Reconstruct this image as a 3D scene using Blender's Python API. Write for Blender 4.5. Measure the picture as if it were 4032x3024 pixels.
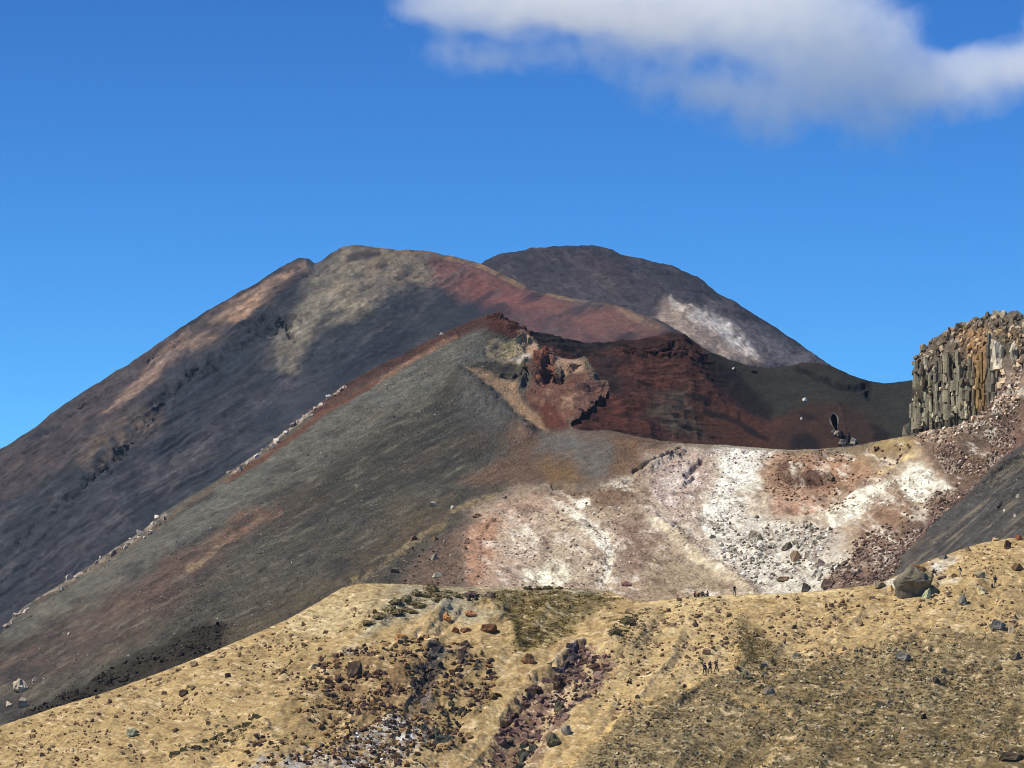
import bpy, bmesh, math, random
import numpy as np

for o in list(bpy.data.objects):
    bpy.data.objects.remove(o, do_unlink=True)
SC = bpy.context.scene
COL = SC.collection
R = math.radians

# ------------------------------------------------------------------ camera
FPX, CX, CY = 14530.0, 2016.0, 1512.0
PITCH = R(6.0)
CAM = np.array([0.0, 0.0, 1.7])
cd = bpy.data.cameras.new('camera')
cam = bpy.data.objects.new('camera', cd)
COL.objects.link(cam)
cam.location = CAM
cam.rotation_euler = (math.pi / 2 + PITCH, 0, 0)
cd.sensor_width = 36.0
cd.lens = FPX / 4032 * 36
cd.clip_start, cd.clip_end = 1.0, 60000.0
SC.camera = cam

# ------------------------------------------------------------------ sky, sun, exposure
SUN_DIR = np.array([-0.56, -0.09, 0.82]); SUN_DIR /= np.linalg.norm(SUN_DIR)
EL = math.asin(SUN_DIR[2])
ROT = math.atan2(-SUN_DIR[0], SUN_DIR[1])
w = bpy.data.worlds.new('World'); SC.world = w; w.use_nodes = True
nt = w.node_tree; nt.nodes.clear()
sky = nt.nodes.new('ShaderNodeTexSky'); sky.sky_type = 'NISHITA'; sky.sun_disc = False
sky.sun_elevation = EL; sky.sun_rotation = ROT % (2 * math.pi)
sky.altitude = 1900; sky.air_density = 1.0; sky.dust_density = 0.0; sky.ozone_density = 6.0
bg = nt.nodes.new('ShaderNodeBackground'); bg.inputs['Strength'].default_value = 0.052
wo = nt.nodes.new('ShaderNodeOutputWorld')
tint = nt.nodes.new('ShaderNodeMix'); tint.data_type = 'RGBA'; tint.blend_type = 'MULTIPLY'; tint.inputs[0].default_value = 1.0
tint.inputs[7].default_value = (0.29, 0.405, 0.366, 1)       # clear mountain air: deeper blue than the model's sea-level haze
gm = nt.nodes.new('ShaderNodeGamma'); gm.inputs['Gamma'].default_value = 2.0
nt.links.new(sky.outputs[0], gm.inputs[0]); nt.links.new(gm.outputs[0], tint.inputs[6]); nt.links.new(tint.outputs[2], bg.inputs['Color']); nt.links.new(bg.outputs[0], wo.inputs['Surface'])
sl = bpy.data.lights.new('sun', 'SUN'); sl.energy = 4.9; sl.angle = R(0.53); sl.color = (1.0, 0.95, 0.87)
sun = bpy.data.objects.new('sun', sl); COL.objects.link(sun)
from mathutils import Vector
sun.rotation_euler = Vector(SUN_DIR).to_track_quat('Z', 'Y').to_euler()
sun.location = (-400, -200, 900)
SC.view_settings.view_transform = 'Standard'; SC.view_settings.look = 'None'
SC.view_settings.exposure = 0.35; SC.view_settings.gamma = 1.0
SC.view_settings.use_curve_mapping = False
SC.render.engine = 'CYCLES'
SC.cycles.max_bounces = 36; SC.cycles.diffuse_bounces = 3; SC.cycles.volume_bounces = 32
SC.cycles.use_denoising = True; SC.cycles.filter_width = 0.95

# ------------------------------------------------------------------ maths helpers
cp, sp = math.cos(PITCH), math.sin(PITCH)
def world(px, py, depth):
    px = np.asarray(px, float); py = np.asarray(py, float)
    xc = (px - CX) / FPX; yc = (CY - py) / FPX
    dy = cp - sp * yc; dz = sp + cp * yc
    t = depth / dy
    return np.stack([CAM[0] + t * xc, CAM[1] + t * dy, CAM[2] + t * dz], -1)

def _hash(ix, iy, iz, seed):
    h = (ix.astype(np.uint32) * np.uint32(374761393) + iy.astype(np.uint32) * np.uint32(668265263)
         + iz.astype(np.uint32) * np.uint32(2147483647) + np.uint32(seed * 1274126177 & 0xffffffff))
    h = (h ^ (h >> np.uint32(13))) * np.uint32(1274126177)
    h ^= h >> np.uint32(16)
    return (h & np.uint32(0xffffff)).astype(np.float32) / np.float32(0x7fffff) - 1.0

def noise2(x, y, seed=0):
    x = np.asarray(x, np.float32); y = np.asarray(y, np.float32)
    fx, fy = np.floor(x), np.floor(y)
    ix, iy = fx.astype(np.int32), fy.astype(np.int32)
    u, v = x - fx, y - fy
    u = u * u * u * (u * (u * 6 - 15) + 10); v = v * v * v * (v * (v * 6 - 15) + 10)
    z = np.zeros_like(ix)
    a = _hash(ix, iy, z, seed); b = _hash(ix + 1, iy, z, seed)
    c = _hash(ix, iy + 1, z, seed); d = _hash(ix + 1, iy + 1, z, seed)
    return (a + (b - a) * u) * (1 - v) + (c + (d - c) * u) * v

def fbm2(x, y, oct=4, seed=0, gain=0.5):
    s = 0; a = 1.0; n = 0
    for i in range(oct):
        s = s + a * noise2(x * 2.03 ** i + 17.3 * i, y * 2.03 ** i - 9.1 * i, seed + i); n += a; a *= gain
    return s / n

def noise3(p, seed=0):
    p = np.asarray(p, np.float32)
    f = np.floor(p); i = f.astype(np.int32); q = p - f
    q = q * q * (3 - 2 * q)
    out = 0
    for dx in (0, 1):
        wx = q[..., 0] if dx else 1 - q[..., 0]
        for dy in (0, 1):
            wy = q[..., 1] if dy else 1 - q[..., 1]
            for dz in (0, 1):
                wz = q[..., 2] if dz else 1 - q[..., 2]
                out = out + _hash(i[..., 0] + dx, i[..., 1] + dy, i[..., 2] + dz, seed) * wx * wy * wz
    return out

def fbm3(p, scale, oct=4, seed=0, gain=0.5, ridge=False):
    s = 0; a = 1.0; n = 0
    for k in range(oct):
        v = noise3(p * np.float32(2.07 ** k / scale) + 31.7 * k, seed + k)
        if ridge:
            v = 1 - 2 * np.abs(v)
        s = s + a * v; n += a; a *= gain
    return s / n

def lin(hexs):
    h = hexs.lstrip('#')
    c = np.array([int(h[i:i + 2], 16) / 255 for i in (0, 2, 4)])
    return np.where(c <= 0.04045, c / 12.92, ((c + 0.055) / 1.055) ** 2.4)

GAIN = 1.30            # radiance a sunlit white surface returns: picture colours / GAIN = base colours
def S(hexs, k=1.0):
    return np.clip(lin(hexs) / GAIN * k, 0.004, 0.86)

def sdf_poly(px, py, pts):
    pts = np.asarray(pts, np.float32); n = len(pts)
    d = np.full(px.shape, 1e12, np.float32); inside = np.zeros(px.shape, bool)
    for i in range(n):
        a, b = pts[i], pts[(i + 1) % n]
        ex, ey = b - a
        wx, wy = px - a[0], py - a[1]
        t = np.clip((wx * ex + wy * ey) / max(ex * ex + ey * ey, 1e-6), 0, 1)
        d = np.minimum(d, (wx - ex * t) ** 2 + (wy - ey * t) ** 2)
        c = ((a[1] <= py) & (py < b[1])) | ((b[1] <= py) & (py < a[1]))
        if abs(ey) > 1e-6:
            inside ^= c & (px < a[0] + (py - a[1]) / ey * ex)
    return np.where(inside, -1, 1) * np.sqrt(d)

def dist_line(px, py, pts):
    pts = np.asarray(pts, np.float32)
    d = np.full(px.shape, 1e12, np.float32)
    for i in range(len(pts) - 1):
        a, b = pts[i], pts[i + 1]
        ex, ey = b - a
        wx, wy = px - a[0], py - a[1]
        t = np.clip((wx * ex + wy * ey) / max(ex * ex + ey * ey, 1e-6), 0, 1)
        d = np.minimum(d, (wx - ex * t) ** 2 + (wy - ey * t) ** 2)
    return np.sqrt(d)

def smooth(a, b, x):
    t = np.clip((x - a) / (b - a), 0, 1)
    return t * t * (3 - 2 * t)

class RBF:
    """depth in metres over the surface, from surveyed points"""
    def __init__(self, pts):
        p = np.array(pts, float)
        self.xy = p[:, :2] / 1000; n = len(p)
        K = self._k(self.xy) + np.eye(n) * 1e-3
        Pm = np.c_[np.ones(n), self.xy]
        A = np.block([[K, Pm], [Pm.T, np.zeros((3, 3))]])
        self.w = np.linalg.solve(A, np.r_[p[:, 2], 0, 0, 0])
    def _k(self, q):
        d2 = ((q[:, None, :] - self.xy[None]) ** 2).sum(-1)
        return -np.sqrt(d2 + 0.01)
    def __call__(self, px, py):
        sh = px.shape
        q = np.stack([px.ravel(), py.ravel()], -1) / 1000
        out = np.empty(len(q))
        for i in range(0, len(q), 60000):
            b = q[i:i + 60000]
            out[i:i + 60000] = self._k(b) @ self.w[:-3] + self.w[-3] + b @ self.w[-2:]
        return out.reshape(sh)

# ------------------------------------------------------------------ mesh helpers
def mesh_from(name, verts, faces, cols=None, smooth_shade=False):
    me = bpy.data.meshes.new(name)
    verts = np.asarray(verts, np.float32); faces = np.asarray(faces, np.int32)
    nf, k = faces.shape
    me.vertices.add(len(verts)); me.vertices.foreach_set('co', verts.ravel())
    me.loops.add(nf * k); me.polygons.add(nf)
    me.loops.foreach_set('vertex_index', faces.ravel())
    me.polygons.foreach_set('loop_start', np.arange(nf, dtype=np.int32) * k)
    me.polygons.foreach_set('use_smooth', np.full(nf, smooth_shade))
    if cols is not None:
        at = me.color_attributes.new('albedo', 'FLOAT_COLOR', 'POINT')
        c4 = np.ones((len(verts), 4), np.float32); c4[:, :3] = cols
        at.data.foreach_set('color', c4.ravel())
    me.update(calc_edges=True); me.validate()
    return me

def link(name, data, mat=None, parent=None, label=None, cat=None, group=None, kind=None, loc=None):
    o = bpy.data.objects.new(name, data)
    COL.objects.link(o)
    if mat is not None and data is not None and not data.materials:
        data.materials.append(mat)
    if parent is not None:
        o.parent = parent
    if loc is not None:
        o.location = loc
    tag(o, label, cat, group, kind)
    return o

def tag(o, label=None, cat=None, group=None, kind=None):
    if label: o['label'] = label
    if cat: o['category'] = cat
    if group: o['group'] = group
    if kind: o['kind'] = kind

def ground_mat(name, fine, bump, dist, src='albedo', var=0.5, vor=None):
    m = bpy.data.materials.new(name); m.use_nodes = True
    t = m.node_tree; N = t.nodes; L = t.links; N.clear()
    out = N.new('ShaderNodeOutputMaterial'); b = N.new('ShaderNodeBsdfPrincipled')
    b.inputs['Roughness'].default_value = 0.95; b.inputs['Specular IOR Level'].default_value = 0.15
    L.new(b.outputs[0], out.inputs['Surface'])
    if src == 'albedo':
        a = N.new('ShaderNodeAttribute'); a.attribute_name = 'albedo'; colout = a.outputs['Color']
    else:
        a = N.new('ShaderNodeObjectInfo'); colout = a.outputs['Color']
    tc = N.new('ShaderNodeTexCoord')
    n1 = N.new('ShaderNodeTexNoise'); n1.inputs['Scale'].default_value = 1 / fine
    n1.inputs['Detail'].default_value = 6; n1.inputs['Roughness'].default_value = 0.7
    L.new(tc.outputs['Object'], n1.inputs['Vector'])
    mr = N.new('ShaderNodeMapRange'); mr.inputs['From Min'].default_value = 0.3; mr.inputs['From Max'].default_value = 0.7
    mr.inputs['To Min'].default_value = 1 - var; mr.inputs['To Max'].default_value = 1 + var
    L.new(n1.outputs['Fac'], mr.inputs['Value'])
    n2 = N.new('ShaderNodeTexNoise'); n2.inputs['Scale'].default_value = 0.27 / fine
    n2.inputs['Detail'].default_value = 4; n2.inputs['Roughness'].default_value = 0.6
    L.new(tc.outputs['Object'], n2.inputs['Vector'])
    mr2 = N.new('ShaderNodeMapRange'); mr2.inputs['From Min'].default_value = 0.3; mr2.inputs['From Max'].default_value = 0.7
    mr2.inputs['To Min'].default_value = 1 - var * 0.6; mr2.inputs['To Max'].default_value = 1 + var * 0.6
    L.new(n2.outputs['Fac'], mr2.inputs['Value'])
    pr = N.new('ShaderNodeMath'); pr.operation = 'MULTIPLY'; L.new(mr.outputs[0], pr.inputs[0]); L.new(mr2.outputs[0], pr.inputs[1])
    mx = N.new('ShaderNodeVectorMath'); mx.operation = 'SCALE'
    L.new(colout, mx.inputs[0]); L.new(pr.outputs[0], mx.inputs['Scale'])
    L.new(mx.outputs[0], b.inputs['Base Color'])
    h = n1.outputs['Fac']
    if vor:
        v = N.new('ShaderNodeTexVoronoi'); v.inputs['Scale'].default_value = 1 / vor
        v.inputs['Randomness'].default_value = 1.0
        L.new(tc.outputs['Object'], v.inputs['Vector'])
        ad = N.new('ShaderNodeMath'); ad.operation = 'MULTIPLY_ADD'
        ad.inputs[1].default_value = -0.7
        L.new(v.outputs['Distance'], ad.inputs[0]); L.new(h, ad.inputs[2]); h = ad.outputs[0]
    bm = N.new('ShaderNodeBump'); bm.inputs['Strength'].default_value = bump; bm.inputs['Distance'].default_value = dist
    L.new(h, bm.inputs['Height']); L.new(bm.outputs[0], b.inputs['Normal'])
    return m

class Land:
    """one landform: a continuous surface from its crest down to where it dips out of sight, plus its back slope"""
    def __init__(self, name, sky, bot, ctrl, x0, x1, nx, ny, jag=(0, 1), back=(4, 12, 40, 120), bslope=0.55, tpow=1.0, seed=0):
        self.name = name; self.seed = seed
        sky = np.array(sky, float); bot = np.array(bot, float)
        px = np.linspace(x0, x1, nx)
        s = np.interp(px, sky[:, 0], sky[:, 1])
        if jag[0]:
            s = s + jag[0] * fbm2(px / jag[1], px * 0 + seed * 3.3, 5, seed, 0.62)
        b = np.maximum(np.interp(px, bot[:, 0], bot[:, 1]), s + 12)
        t = np.linspace(0, 1, ny) ** tpow
        self.px = px; self.s = s; self.b = b; self.t = t; self.nx, self.ny = nx, ny; self.x0, self.x1 = x0, x1
        self.PX = np.broadcast_to(px, (ny, nx)).copy().astype(np.float32)
        self.PY = (s[None] + t[:, None] * (b - s)[None]).astype(np.float32)
        D = RBF(ctrl)(self.PX.astype(float), self.PY.astype(float))
        self.D = D
        self.P = world(self.PX, self.PY, D)
        self.back = back; self.bslope = bslope
        self.clip = None
        self.base = self.P.copy()
    def normals(self):
        du = np.gradient(self.P, axis=1); dv = np.gradient(self.P, axis=0)
        n = np.cross(du, -dv)
        n /= np.linalg.norm(n, axis=-1, keepdims=True) + 1e-9
        n[n[..., 2] < 0] *= -1
        return n
    def displace(self, amt):
        self.P = self.P + self.normals() * np.asarray(amt)[..., None]
    def edge_fade(self, rows):
        """0 at the crest rising to 1 a few rows below it"""
        return smooth(0, rows, np.arange(self.ny, dtype=float))[:, None]
    def at(self, px, py):
        fi = np.clip((px - self.x0) / (self.x1 - self.x0) * (self.nx - 1), 0, self.nx - 1.001)
        i = int(fi)
        tt = np.clip((py - self.s[i]) / (self.b[i] - self.s[i]), 0, 1)
        j = np.interp(tt, self.t, np.arange(self.ny))
        j = min(int(round(j)), self.ny - 1)
        return self.P[j, i].copy(), self.D[j, i]
    def build(self, cols, mat):
        ny, nx = self.ny, self.nx
        rows = []; rc = []
        for d in reversed(self.back):
            q = self.P[0].copy(); q[:, 1] += d; q[:, 2] -= d * self.bslope
            q[:, 0] *= 1 + 0.0002 * d
            rows.append(q); rc.append(cols[0])
        nb = len(rows)
        V = np.concatenate([np.array(rows).reshape(-1, nx, 3), self.P], 0)
        C = np.concatenate([np.array(rc).reshape(-1, nx, 3), cols], 0)
        n2 = ny + nb
        idx = np.arange(n2 * nx).reshape(n2, nx)
        F = np.stack([idx[:-1, :-1], idx[1:, :-1], idx[1:, 1:], idx[:-1, 1:]], -1)
        F = F.reshape(-1, 4)
        if self.clip is not None:
            cxp = (self.PX[:-1, :-1] + self.PX[1:, 1:]) / 2; cyp = (self.PY[:-1, :-1] + self.PY[1:, 1:]) / 2
            keep = np.ones((n2 - 1, nx - 1), bool)
            for pol in self.clip:
                k = sdf_poly(cxp, cyp, pol) > 0
                keep[nb:] &= k; keep[:nb] &= k[:120].all(0)
            F = F[keep.ravel()]
        me = mesh_from(self.name, V.reshape(-1, 3), F, C.reshape(-1, 3), True)
        return link(self.name, me, mat, kind='structure')

class Paint:
    """base colour of a landform: mineral zones, with cloud shadow and shade painted into some"""
    def __init__(self, L, base, ax=1.0, ay=1.0):
        self.L = L; self.px, self.py = L.PX, L.PY
        self.c = np.broadcast_to(np.asarray(base, np.float32), L.PX.shape + (3,)).copy()
        s = L.seed * 7 + 3
        self.w1 = fbm2(L.PX / 90 * ax, L.PY / 90 * ay, 5, s, 0.6); self.w2 = fbm2(L.PX / 90 * ax, L.PY / 90 * ay, 5, s + 50, 0.6)
        self.n1 = fbm2(L.PX / 34 * ax, L.PY / 34 * ay, 4, s + 100, 0.65)
    def _mix(self, sl, m, col):
        m = m[..., None]
        self.c[sl] = self.c[sl] * (1 - m) + np.asarray(col, np.float32) * m
    def _win(self, pts, pad):
        p = np.asarray(pts, float)
        inx = (self.L.px > p[:, 0].min() - pad) & (self.L.px < p[:, 0].max() + pad)
        if not inx.any():
            return None
        i0, i1 = np.where(inx)[0][[0, -1]]
        sub = self.py[:, i0:i1 + 1]
        iny = ((sub > p[:, 1].min() - pad) & (sub < p[:, 1].max() + pad)).any(1)
        if not iny.any():
            return None
        j0, j1 = np.where(iny)[0][[0, -1]]
        return (slice(j0, j1 + 1), slice(i0, i1 + 1))
    def zone(self, col, pts, feather=30, warp=40, k=1.0, mott=0.0):
        sl = self._win(pts, feather + warp)
        if sl is None: return
        x = self.px[sl] + warp * self.w1[sl]; y = self.py[sl] + warp * self.w2[sl] * 0.7
        m = 1 - smooth(-feather, feather, sdf_poly(x, y, pts))
        if mott:
            m = m * np.clip(0.5 + self.n1[sl] * mott * 2.2 + (1 - mott) * 0.5, 0, 1)
        self._mix(sl, m * k, col)
    def stroke(self, col, pts, width=15, warp=20, k=1.0, mott=0.0):
        sl = self._win(pts, width * 2 + warp)
        if sl is None: return
        x = self.px[sl] + warp * self.w1[sl]; y = self.py[sl] + warp * self.w2[sl] * 0.7
        m = 1 - smooth(width * 0.4, width * 1.3, dist_line(x, y, pts))
        if mott:
            m = m * np.clip(0.5 + self.n1[sl] * mott * 2.2 + (1 - mott) * 0.5, 0, 1)
        self._mix(sl, m * k, col)
    def mottle(self, col, sx, sy, lo, hi, k=1.0, ang=0.0, seed=0, mask=None, oct=4, gain=0.55):
        a = R(ang); x = self.px * math.cos(a) + self.py * math.sin(a); y = -self.px * math.sin(a) + self.py * math.cos(a)
        m = smooth(lo, hi, fbm2(x / sx, y / sy, oct, seed + self.L.seed * 13 + 500, gain)) * k
        if mask is not None: m = m * mask
        self._mix((slice(None), slice(None)), m, col)
    def mask(self, pts, feather=60, warp=40):
        x = self.px + warp * self.w1; y = self.py + warp * self.w2
        return 1 - smooth(-feather, feather, sdf_poly(x, y, pts))
    def bright(self, amp, sx, sy, ang=0.0, seed=0, mask=None, oct=5, gain=0.6):
        a = R(ang); x = self.px * math.cos(a) + self.py * math.sin(a); y = -self.px * math.sin(a) + self.py * math.cos(a)
        m = 1 + amp * fbm2(x / sx, y / sy, oct, seed + self.L.seed * 13 + 900, gain)
        if mask is not None: m = 1 + (m - 1) * mask
        self.c *= np.clip(m, 0.15, 3)[..., None]
    def done(self):
        return np.clip(self.c, 0.004, 0.86)

def Z(pts, s=4032 / 2212):
    """survey points read at the smaller drawing scale"""
    return [(x * s, y * s) for x, y in pts]

#=====STRUCTURE
# ================================================================== ground sheet
me = mesh_from('ground', [(-6000, -1000, 0), (6000, -1000, 0), (6000, 9000, 0), (-6000, 9000, 0)], [(0, 1, 2, 3)],
               [S('#6b5f4a')] * 4)
link('ground', me, ground_mat('ground dust', 6.0, 0.3, 0.5), kind='structure')

# ================================================================== far summit (behind the cone)
A2 = Land('mountain_summit',
          [(1700, 1140), (1895, 1042), (1960, 1002), (2100, 979), (2250, 968), (2370, 972), (2450, 1000), (2560, 1026), (2650, 1047), (2700, 1072),
           (2750, 1100), (2900, 1198), (3050, 1292), (3150, 1358), (3250, 1428), (3400, 1530), (3700, 1740)],
          [(1700, 1500), (2500, 1500), (3000, 1560), (3700, 1900)],
          [(1900, 1040, 3760), (2300, 968, 3760), (2650, 1047, 3740), (3000, 1260, 3680), (3250, 1430, 3640), (3500, 1600, 3600),
           (2100, 1150, 3600), (2500, 1250, 3500), (2700, 1320, 3470), (3000, 1450, 3440), (3300, 1560, 3420), (2200, 1500, 3350), (3400, 1800, 3300)],
          1700, 3650, 470, 170, jag=(9, 60), back=(10, 60, 200, 500), seed=2)
p = A2.base.astype(np.float32)
A2.displace((7 * fbm3(p, 120, 5, 3, 0.55, ridge=True) + 3.0 * fbm3(p, 24, 4, 9, 0.6)) * (0.25 + 0.75 * A2.edge_fade(14)))
q = Paint(A2, S('#3b3a45', 1.0))
q.zone(S('#4e4a53'), [(1950, 1180), (2300, 1090), (2650, 1110), (3100, 1400), (3300, 1480), (2700, 1420), (2300, 1250)], 60, 60, 0.8)
q.zone(S('#51434a'), [(2250, 1000), (2450, 1020), (2450, 1150), (2300, 1140)], 40, 60, 0.5)
q.mottle(S('#5a565c'), 90, 28, 0.0, 0.5, 0.6, 35, 4)
q.zone(S('#8c8686'), [(2780, 1190), (2900, 1260), (3050, 1340), (3200, 1420), (3150, 1460), (2990, 1460), (2900, 1380), (2800, 1300)], 30, 30, 0.7, 0.5)
q.zone(S('#6d6b73'), [(2940, 1280), (3080, 1340), (3240, 1440), (3000, 1450), (2950, 1360)], 25, 30, 0.8, 0.4)
q.zone(S('#b7a79c'), [(2600, 1185), (2700, 1215), (2780, 1250), (2870, 1330), (3010, 1450), (2850, 1450), (2720, 1370), (2640, 1300), (2560, 1240)], 26, 50, 0.95, 0.3)
q.zone(S('#ece7e4'), [(2760, 1225), (2850, 1262), (2930, 1310), (2950, 1370), (2985, 1430), (2930, 1430), (2870, 1380), (2800, 1340), (2740, 1290)], 20, 50, 1.0, 0.5)
q.stroke(S('#e6dfd8'), [(2625, 1190), (2690, 1250), (2740, 1290)], 11, 26, 0.9, 0.5)
q.stroke(S('#e3dcd6'), [(2700, 1215), (2780, 1250)], 8, 20, 0.8, 0.5)
q.bright(0.55, 16, 8, 30, 5)
A2.build(q.done() * np.array([0.82, 0.76, 0.68]), ground_mat('summit lava', 6.0, 0.9, 4.0, var=0.4))

# ================================================================== volcano cone
A1 = Land('mountain_cone',
          [(-300, 1925), (0, 1768), (130, 1690), (200, 1630), (365, 1520), (540, 1410), (700, 1300), (850, 1205), (1000, 1122), (1090, 1062), (1150, 1028), (1180, 1015),
           (1215, 1016), (1240, 1036), (1262, 1030), (1300, 1000), (1350, 966), (1400, 962), (1480, 973), (1560, 980), (1680, 990), (1790, 1012),
           (1895, 1042), (1985, 1082), (2060, 1120), (2140, 1150), (2250, 1172), (2380, 1190), (2500, 1225), (2600, 1262), (2700, 1320), (2800, 1400), (2950, 1520)],
          [(-300, 2620), (0, 2560), (500, 2250), (1000, 1900), (1500, 1600), (2000, 1480), (2950, 1600)],
          [(1370, 962, 3300), (1180, 1015, 3330), (1895, 1040, 3350), (2150, 1155, 3300), (2640, 1285, 3220), (2900, 1480, 3180), (0, 1765, 3180), (-300, 1925, 3160), (700, 1300, 3270),
           (900, 1830, 2940), (0, 2480, 2790), (1400, 1500, 3010), (1900, 1300, 3160), (2300, 1360, 3110), (500, 1800, 3010), (400, 2250, 2850), (1100, 1300, 3160), (1600, 1200, 3190), (-300, 2620, 2740)],
          -300, 2950, 700, 300, jag=(7, 45), back=(10, 60, 200, 500), seed=1)
p = A1.base.astype(np.float32)
rough = 0.35 + 0.65 * (1 - smooth(-60, 120, sdf_poly(A1.PX, A1.PY, [(-300, 1900), (1180, 1000), (1250, 1030), (1900, 1050), (1700, 1180), (1500, 1400), (1150, 1500), (500, 2200), (-300, 2500)])))
wv_ = 16 * fbm2(A1.PX / 120, A1.PY / 120, 3, 12)
rib = 1 - 2 * np.abs(fbm2((A1.PX * 0.85 - A1.PY * 0.53) / 520, (A1.PX * 0.56 + A1.PY * 0.83 + wv_) / 46, 3, 14, 0.5))
rib = np.clip(rib - 0.45, 0, 1) * 2 * (1 - smooth(900, 1250, A1.PX))
A1.displace((6 * fbm3(p, 150, 5, 21, 0.5) + 2.6 * fbm3(p, 34, 4, 29, 0.6, ridge=True) * rough + 1.0 * fbm3(p, 10, 3, 33, 0.65) * rough + 2.2 * rib * (0.35 + 0.65 * rough)) * (0.15 + 0.85 * A1.edge_fade(26)))
for pts, wd, amt in [([(1180, 1250), (1050, 1300), (880, 1410), (760, 1480), (640, 1590), (560, 1680), (430, 1830), (330, 1900)], 20, -6),
                     ([(980, 1270), (1080, 1250), (1150, 1330)], 12, -9), ([(620, 1390), (480, 1490), (300, 1600), (150, 1720)], 16, -5),
                     ([(860, 1200), (640, 1360), (420, 1540)], 15, 5), ([(500, 1760), (300, 1960), (60, 2150)], 14, -5), ([(1240, 1040), (1290, 1020), (1210, 1080)], 14, -8)]:
    wx_ = fbm2(A1.PX / 26, A1.PY / 26, 4, 5); wy_ = fbm2(A1.PX / 26, A1.PY / 26, 4, 6)
    d = dist_line(A1.PX + 34 * wx_, A1.PY + 34 * wy_, pts)
    A1.displace(amt * (0.6 + 0.9 * fbm2(A1.PX / 20, A1.PY / 20, 3, 8)) * A1.edge_fade(24) * np.exp(-(d / wd) ** 2))
q = Paint(A1, S('#32363f'))
q.zone(S('#483f42'), [(-300, 1950), (300, 1570), (900, 1210), (1100, 1100), (1000, 1260), (600, 1560), (200, 1880), (-300, 2200)], 50, 50, 0.8)
q.zone(S('#2c3340'), [(600, 1600), (1000, 1330), (1250, 1350), (1500, 1300), (1500, 1480), (1150, 1650), (700, 1950), (200, 2300), (400, 1950)], 80, 70, 0.7)  # dark lower flank: cloud shadow put into the lava colour
q.zone(S('#4b4650'), [(700, 1560), (1150, 1450), (1300, 1500), (900, 1750), (500, 2080), (200, 2300), (-100, 2480), (300, 2080)], 70, 70, 0.55, 0.5)
q.zone(S('#67594f'), [(300, 1800), (480, 1640), (620, 1600), (640, 1690), (520, 1760), (380, 1880)], 35, 50, 0.7, 0.5)
q.zone(S('#7a756c'), [(1300, 990), (1420, 975), (1690, 1000), (1690, 1130), (1560, 1150), (1480, 1230), (1250, 1300), (1150, 1420), (1050, 1440), (1060, 1330), (1160, 1240), (1200, 1100)], 30, 60, 0.9, 0.25)
q.zone(S('#6a655f'), [(1060, 1310), (1150, 1330), (1180, 1420), (1130, 1500), (1040, 1400)], 30, 40, 0.8, 0.4)
q.zone(S('#978571'), [(1420, 990), (1560, 1000), (1680, 1010), (1670, 1110), (1600, 1130), (1500, 1120), (1440, 1080)], 25, 50, 0.8, 0.5)
q.zone(S('#3e3c3e'), [(1360, 1010), (1420, 985), (1500, 1000), (1450, 1012), (1390, 1020), (1350, 1050)], 10, 30, 0.85)
q.zone(S('#4a4548'), [(1255, 1040), (1290, 1030), (1290, 1065), (1230, 1090)], 8, 15, 0.9)
q.zone(S('#363a44'), [(1480, 1180), (1590, 1110), (1700, 1150), (1800, 1210), (1700, 1320), (1450, 1420), (1420, 1300)], 26, 40, 0.85)
q.zone(S('#765450'), [(1680, 1000), (1780, 1010), (1920, 1060), (2100, 1150), (2300, 1190), (2500, 1235), (2680, 1330), (2500, 1400), (2100, 1330), (1900, 1220), (1770, 1150), (1690, 1110)], 28, 45, 0.9)
q.zone(S('#825352'), [(1830, 1110), (2000, 1120), (2150, 1170), (2120, 1230), (1950, 1210), (1860, 1190)], 30, 40, 0.7, 0.4)
q.zone(S('#4c3b45'), [(1900, 1210), (2150, 1230), (2300, 1290), (2350, 1360), (2100, 1330), (1950, 1290)], 35, 45, 0.8, 0.4)
q.zone(S('#785a52'), [(2300, 1200), (2500, 1250), (2640, 1310), (2560, 1340), (2380, 1290)], 30, 40, 0.7, 0.3)
q.stroke(S('#9b8268'), [(1560, 985), (1690, 996), (1800, 1022), (1895, 1050), (2000, 1100), (2060, 1130)], 13, 16, 0.85, 0.3)
q.stroke(S('#8f7c60'), [(2080, 1140), (2150, 1158), (2250, 1180), (2390, 1197)], 7, 16, 0.6, 0.6)
q.zone(S('#a58a72'), [(2390, 1200), (2500, 1232), (2620, 1275), (2700, 1330), (2600, 1300), (2480, 1255)], 16, 25, 0.7, 0.5)
q.zone(S('#86726a'), [(1190, 1025), (1140, 1045), (1010, 1125), (850, 1225), (700, 1330), (560, 1470), (400, 1640), (560, 1550), (690, 1440), (880, 1310), (1000, 1220), (1113, 1131), (1210, 1060)], 12, 26, 0.9, 0.1)  # sunlit strip beside the cloud shadow, painted into the colour
q.zone(S('#9c8270'), [(1180, 1030), (1100, 1080), (1000, 1160), (880, 1270), (950, 1270), (1050, 1170), (1130, 1090)], 14, 30, 0.8, 0.5)  # brighter part of the painted sunlit strip
q.stroke(S('#4c3d40'), [(1180, 1020), (1000, 1128), (850, 1212), (700, 1312), (540, 1425), (365, 1535)], 9, 14, 0.7, 0.6)
q.mottle(S('#57545a'), 170, 60, 0.1, 0.5, 0.5, -32, 7)
q.mottle(S('#242a38'), 190, 70, 0.1, 0.45, 0.7, -32, 8)
q.zone(S('#222936'), [(1120, 1140), (1230, 1130), (1180, 1230), (1050, 1330), (1100, 1420), (1150, 1480), (1000, 1560), (850, 1650), (700, 1800), (560, 1860), (640, 1680), (700, 1560), (820, 1440), (960, 1290)], 26, 44, 0.75, 0.15)  # cloud shadow on the left flank, painted near-black
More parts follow.
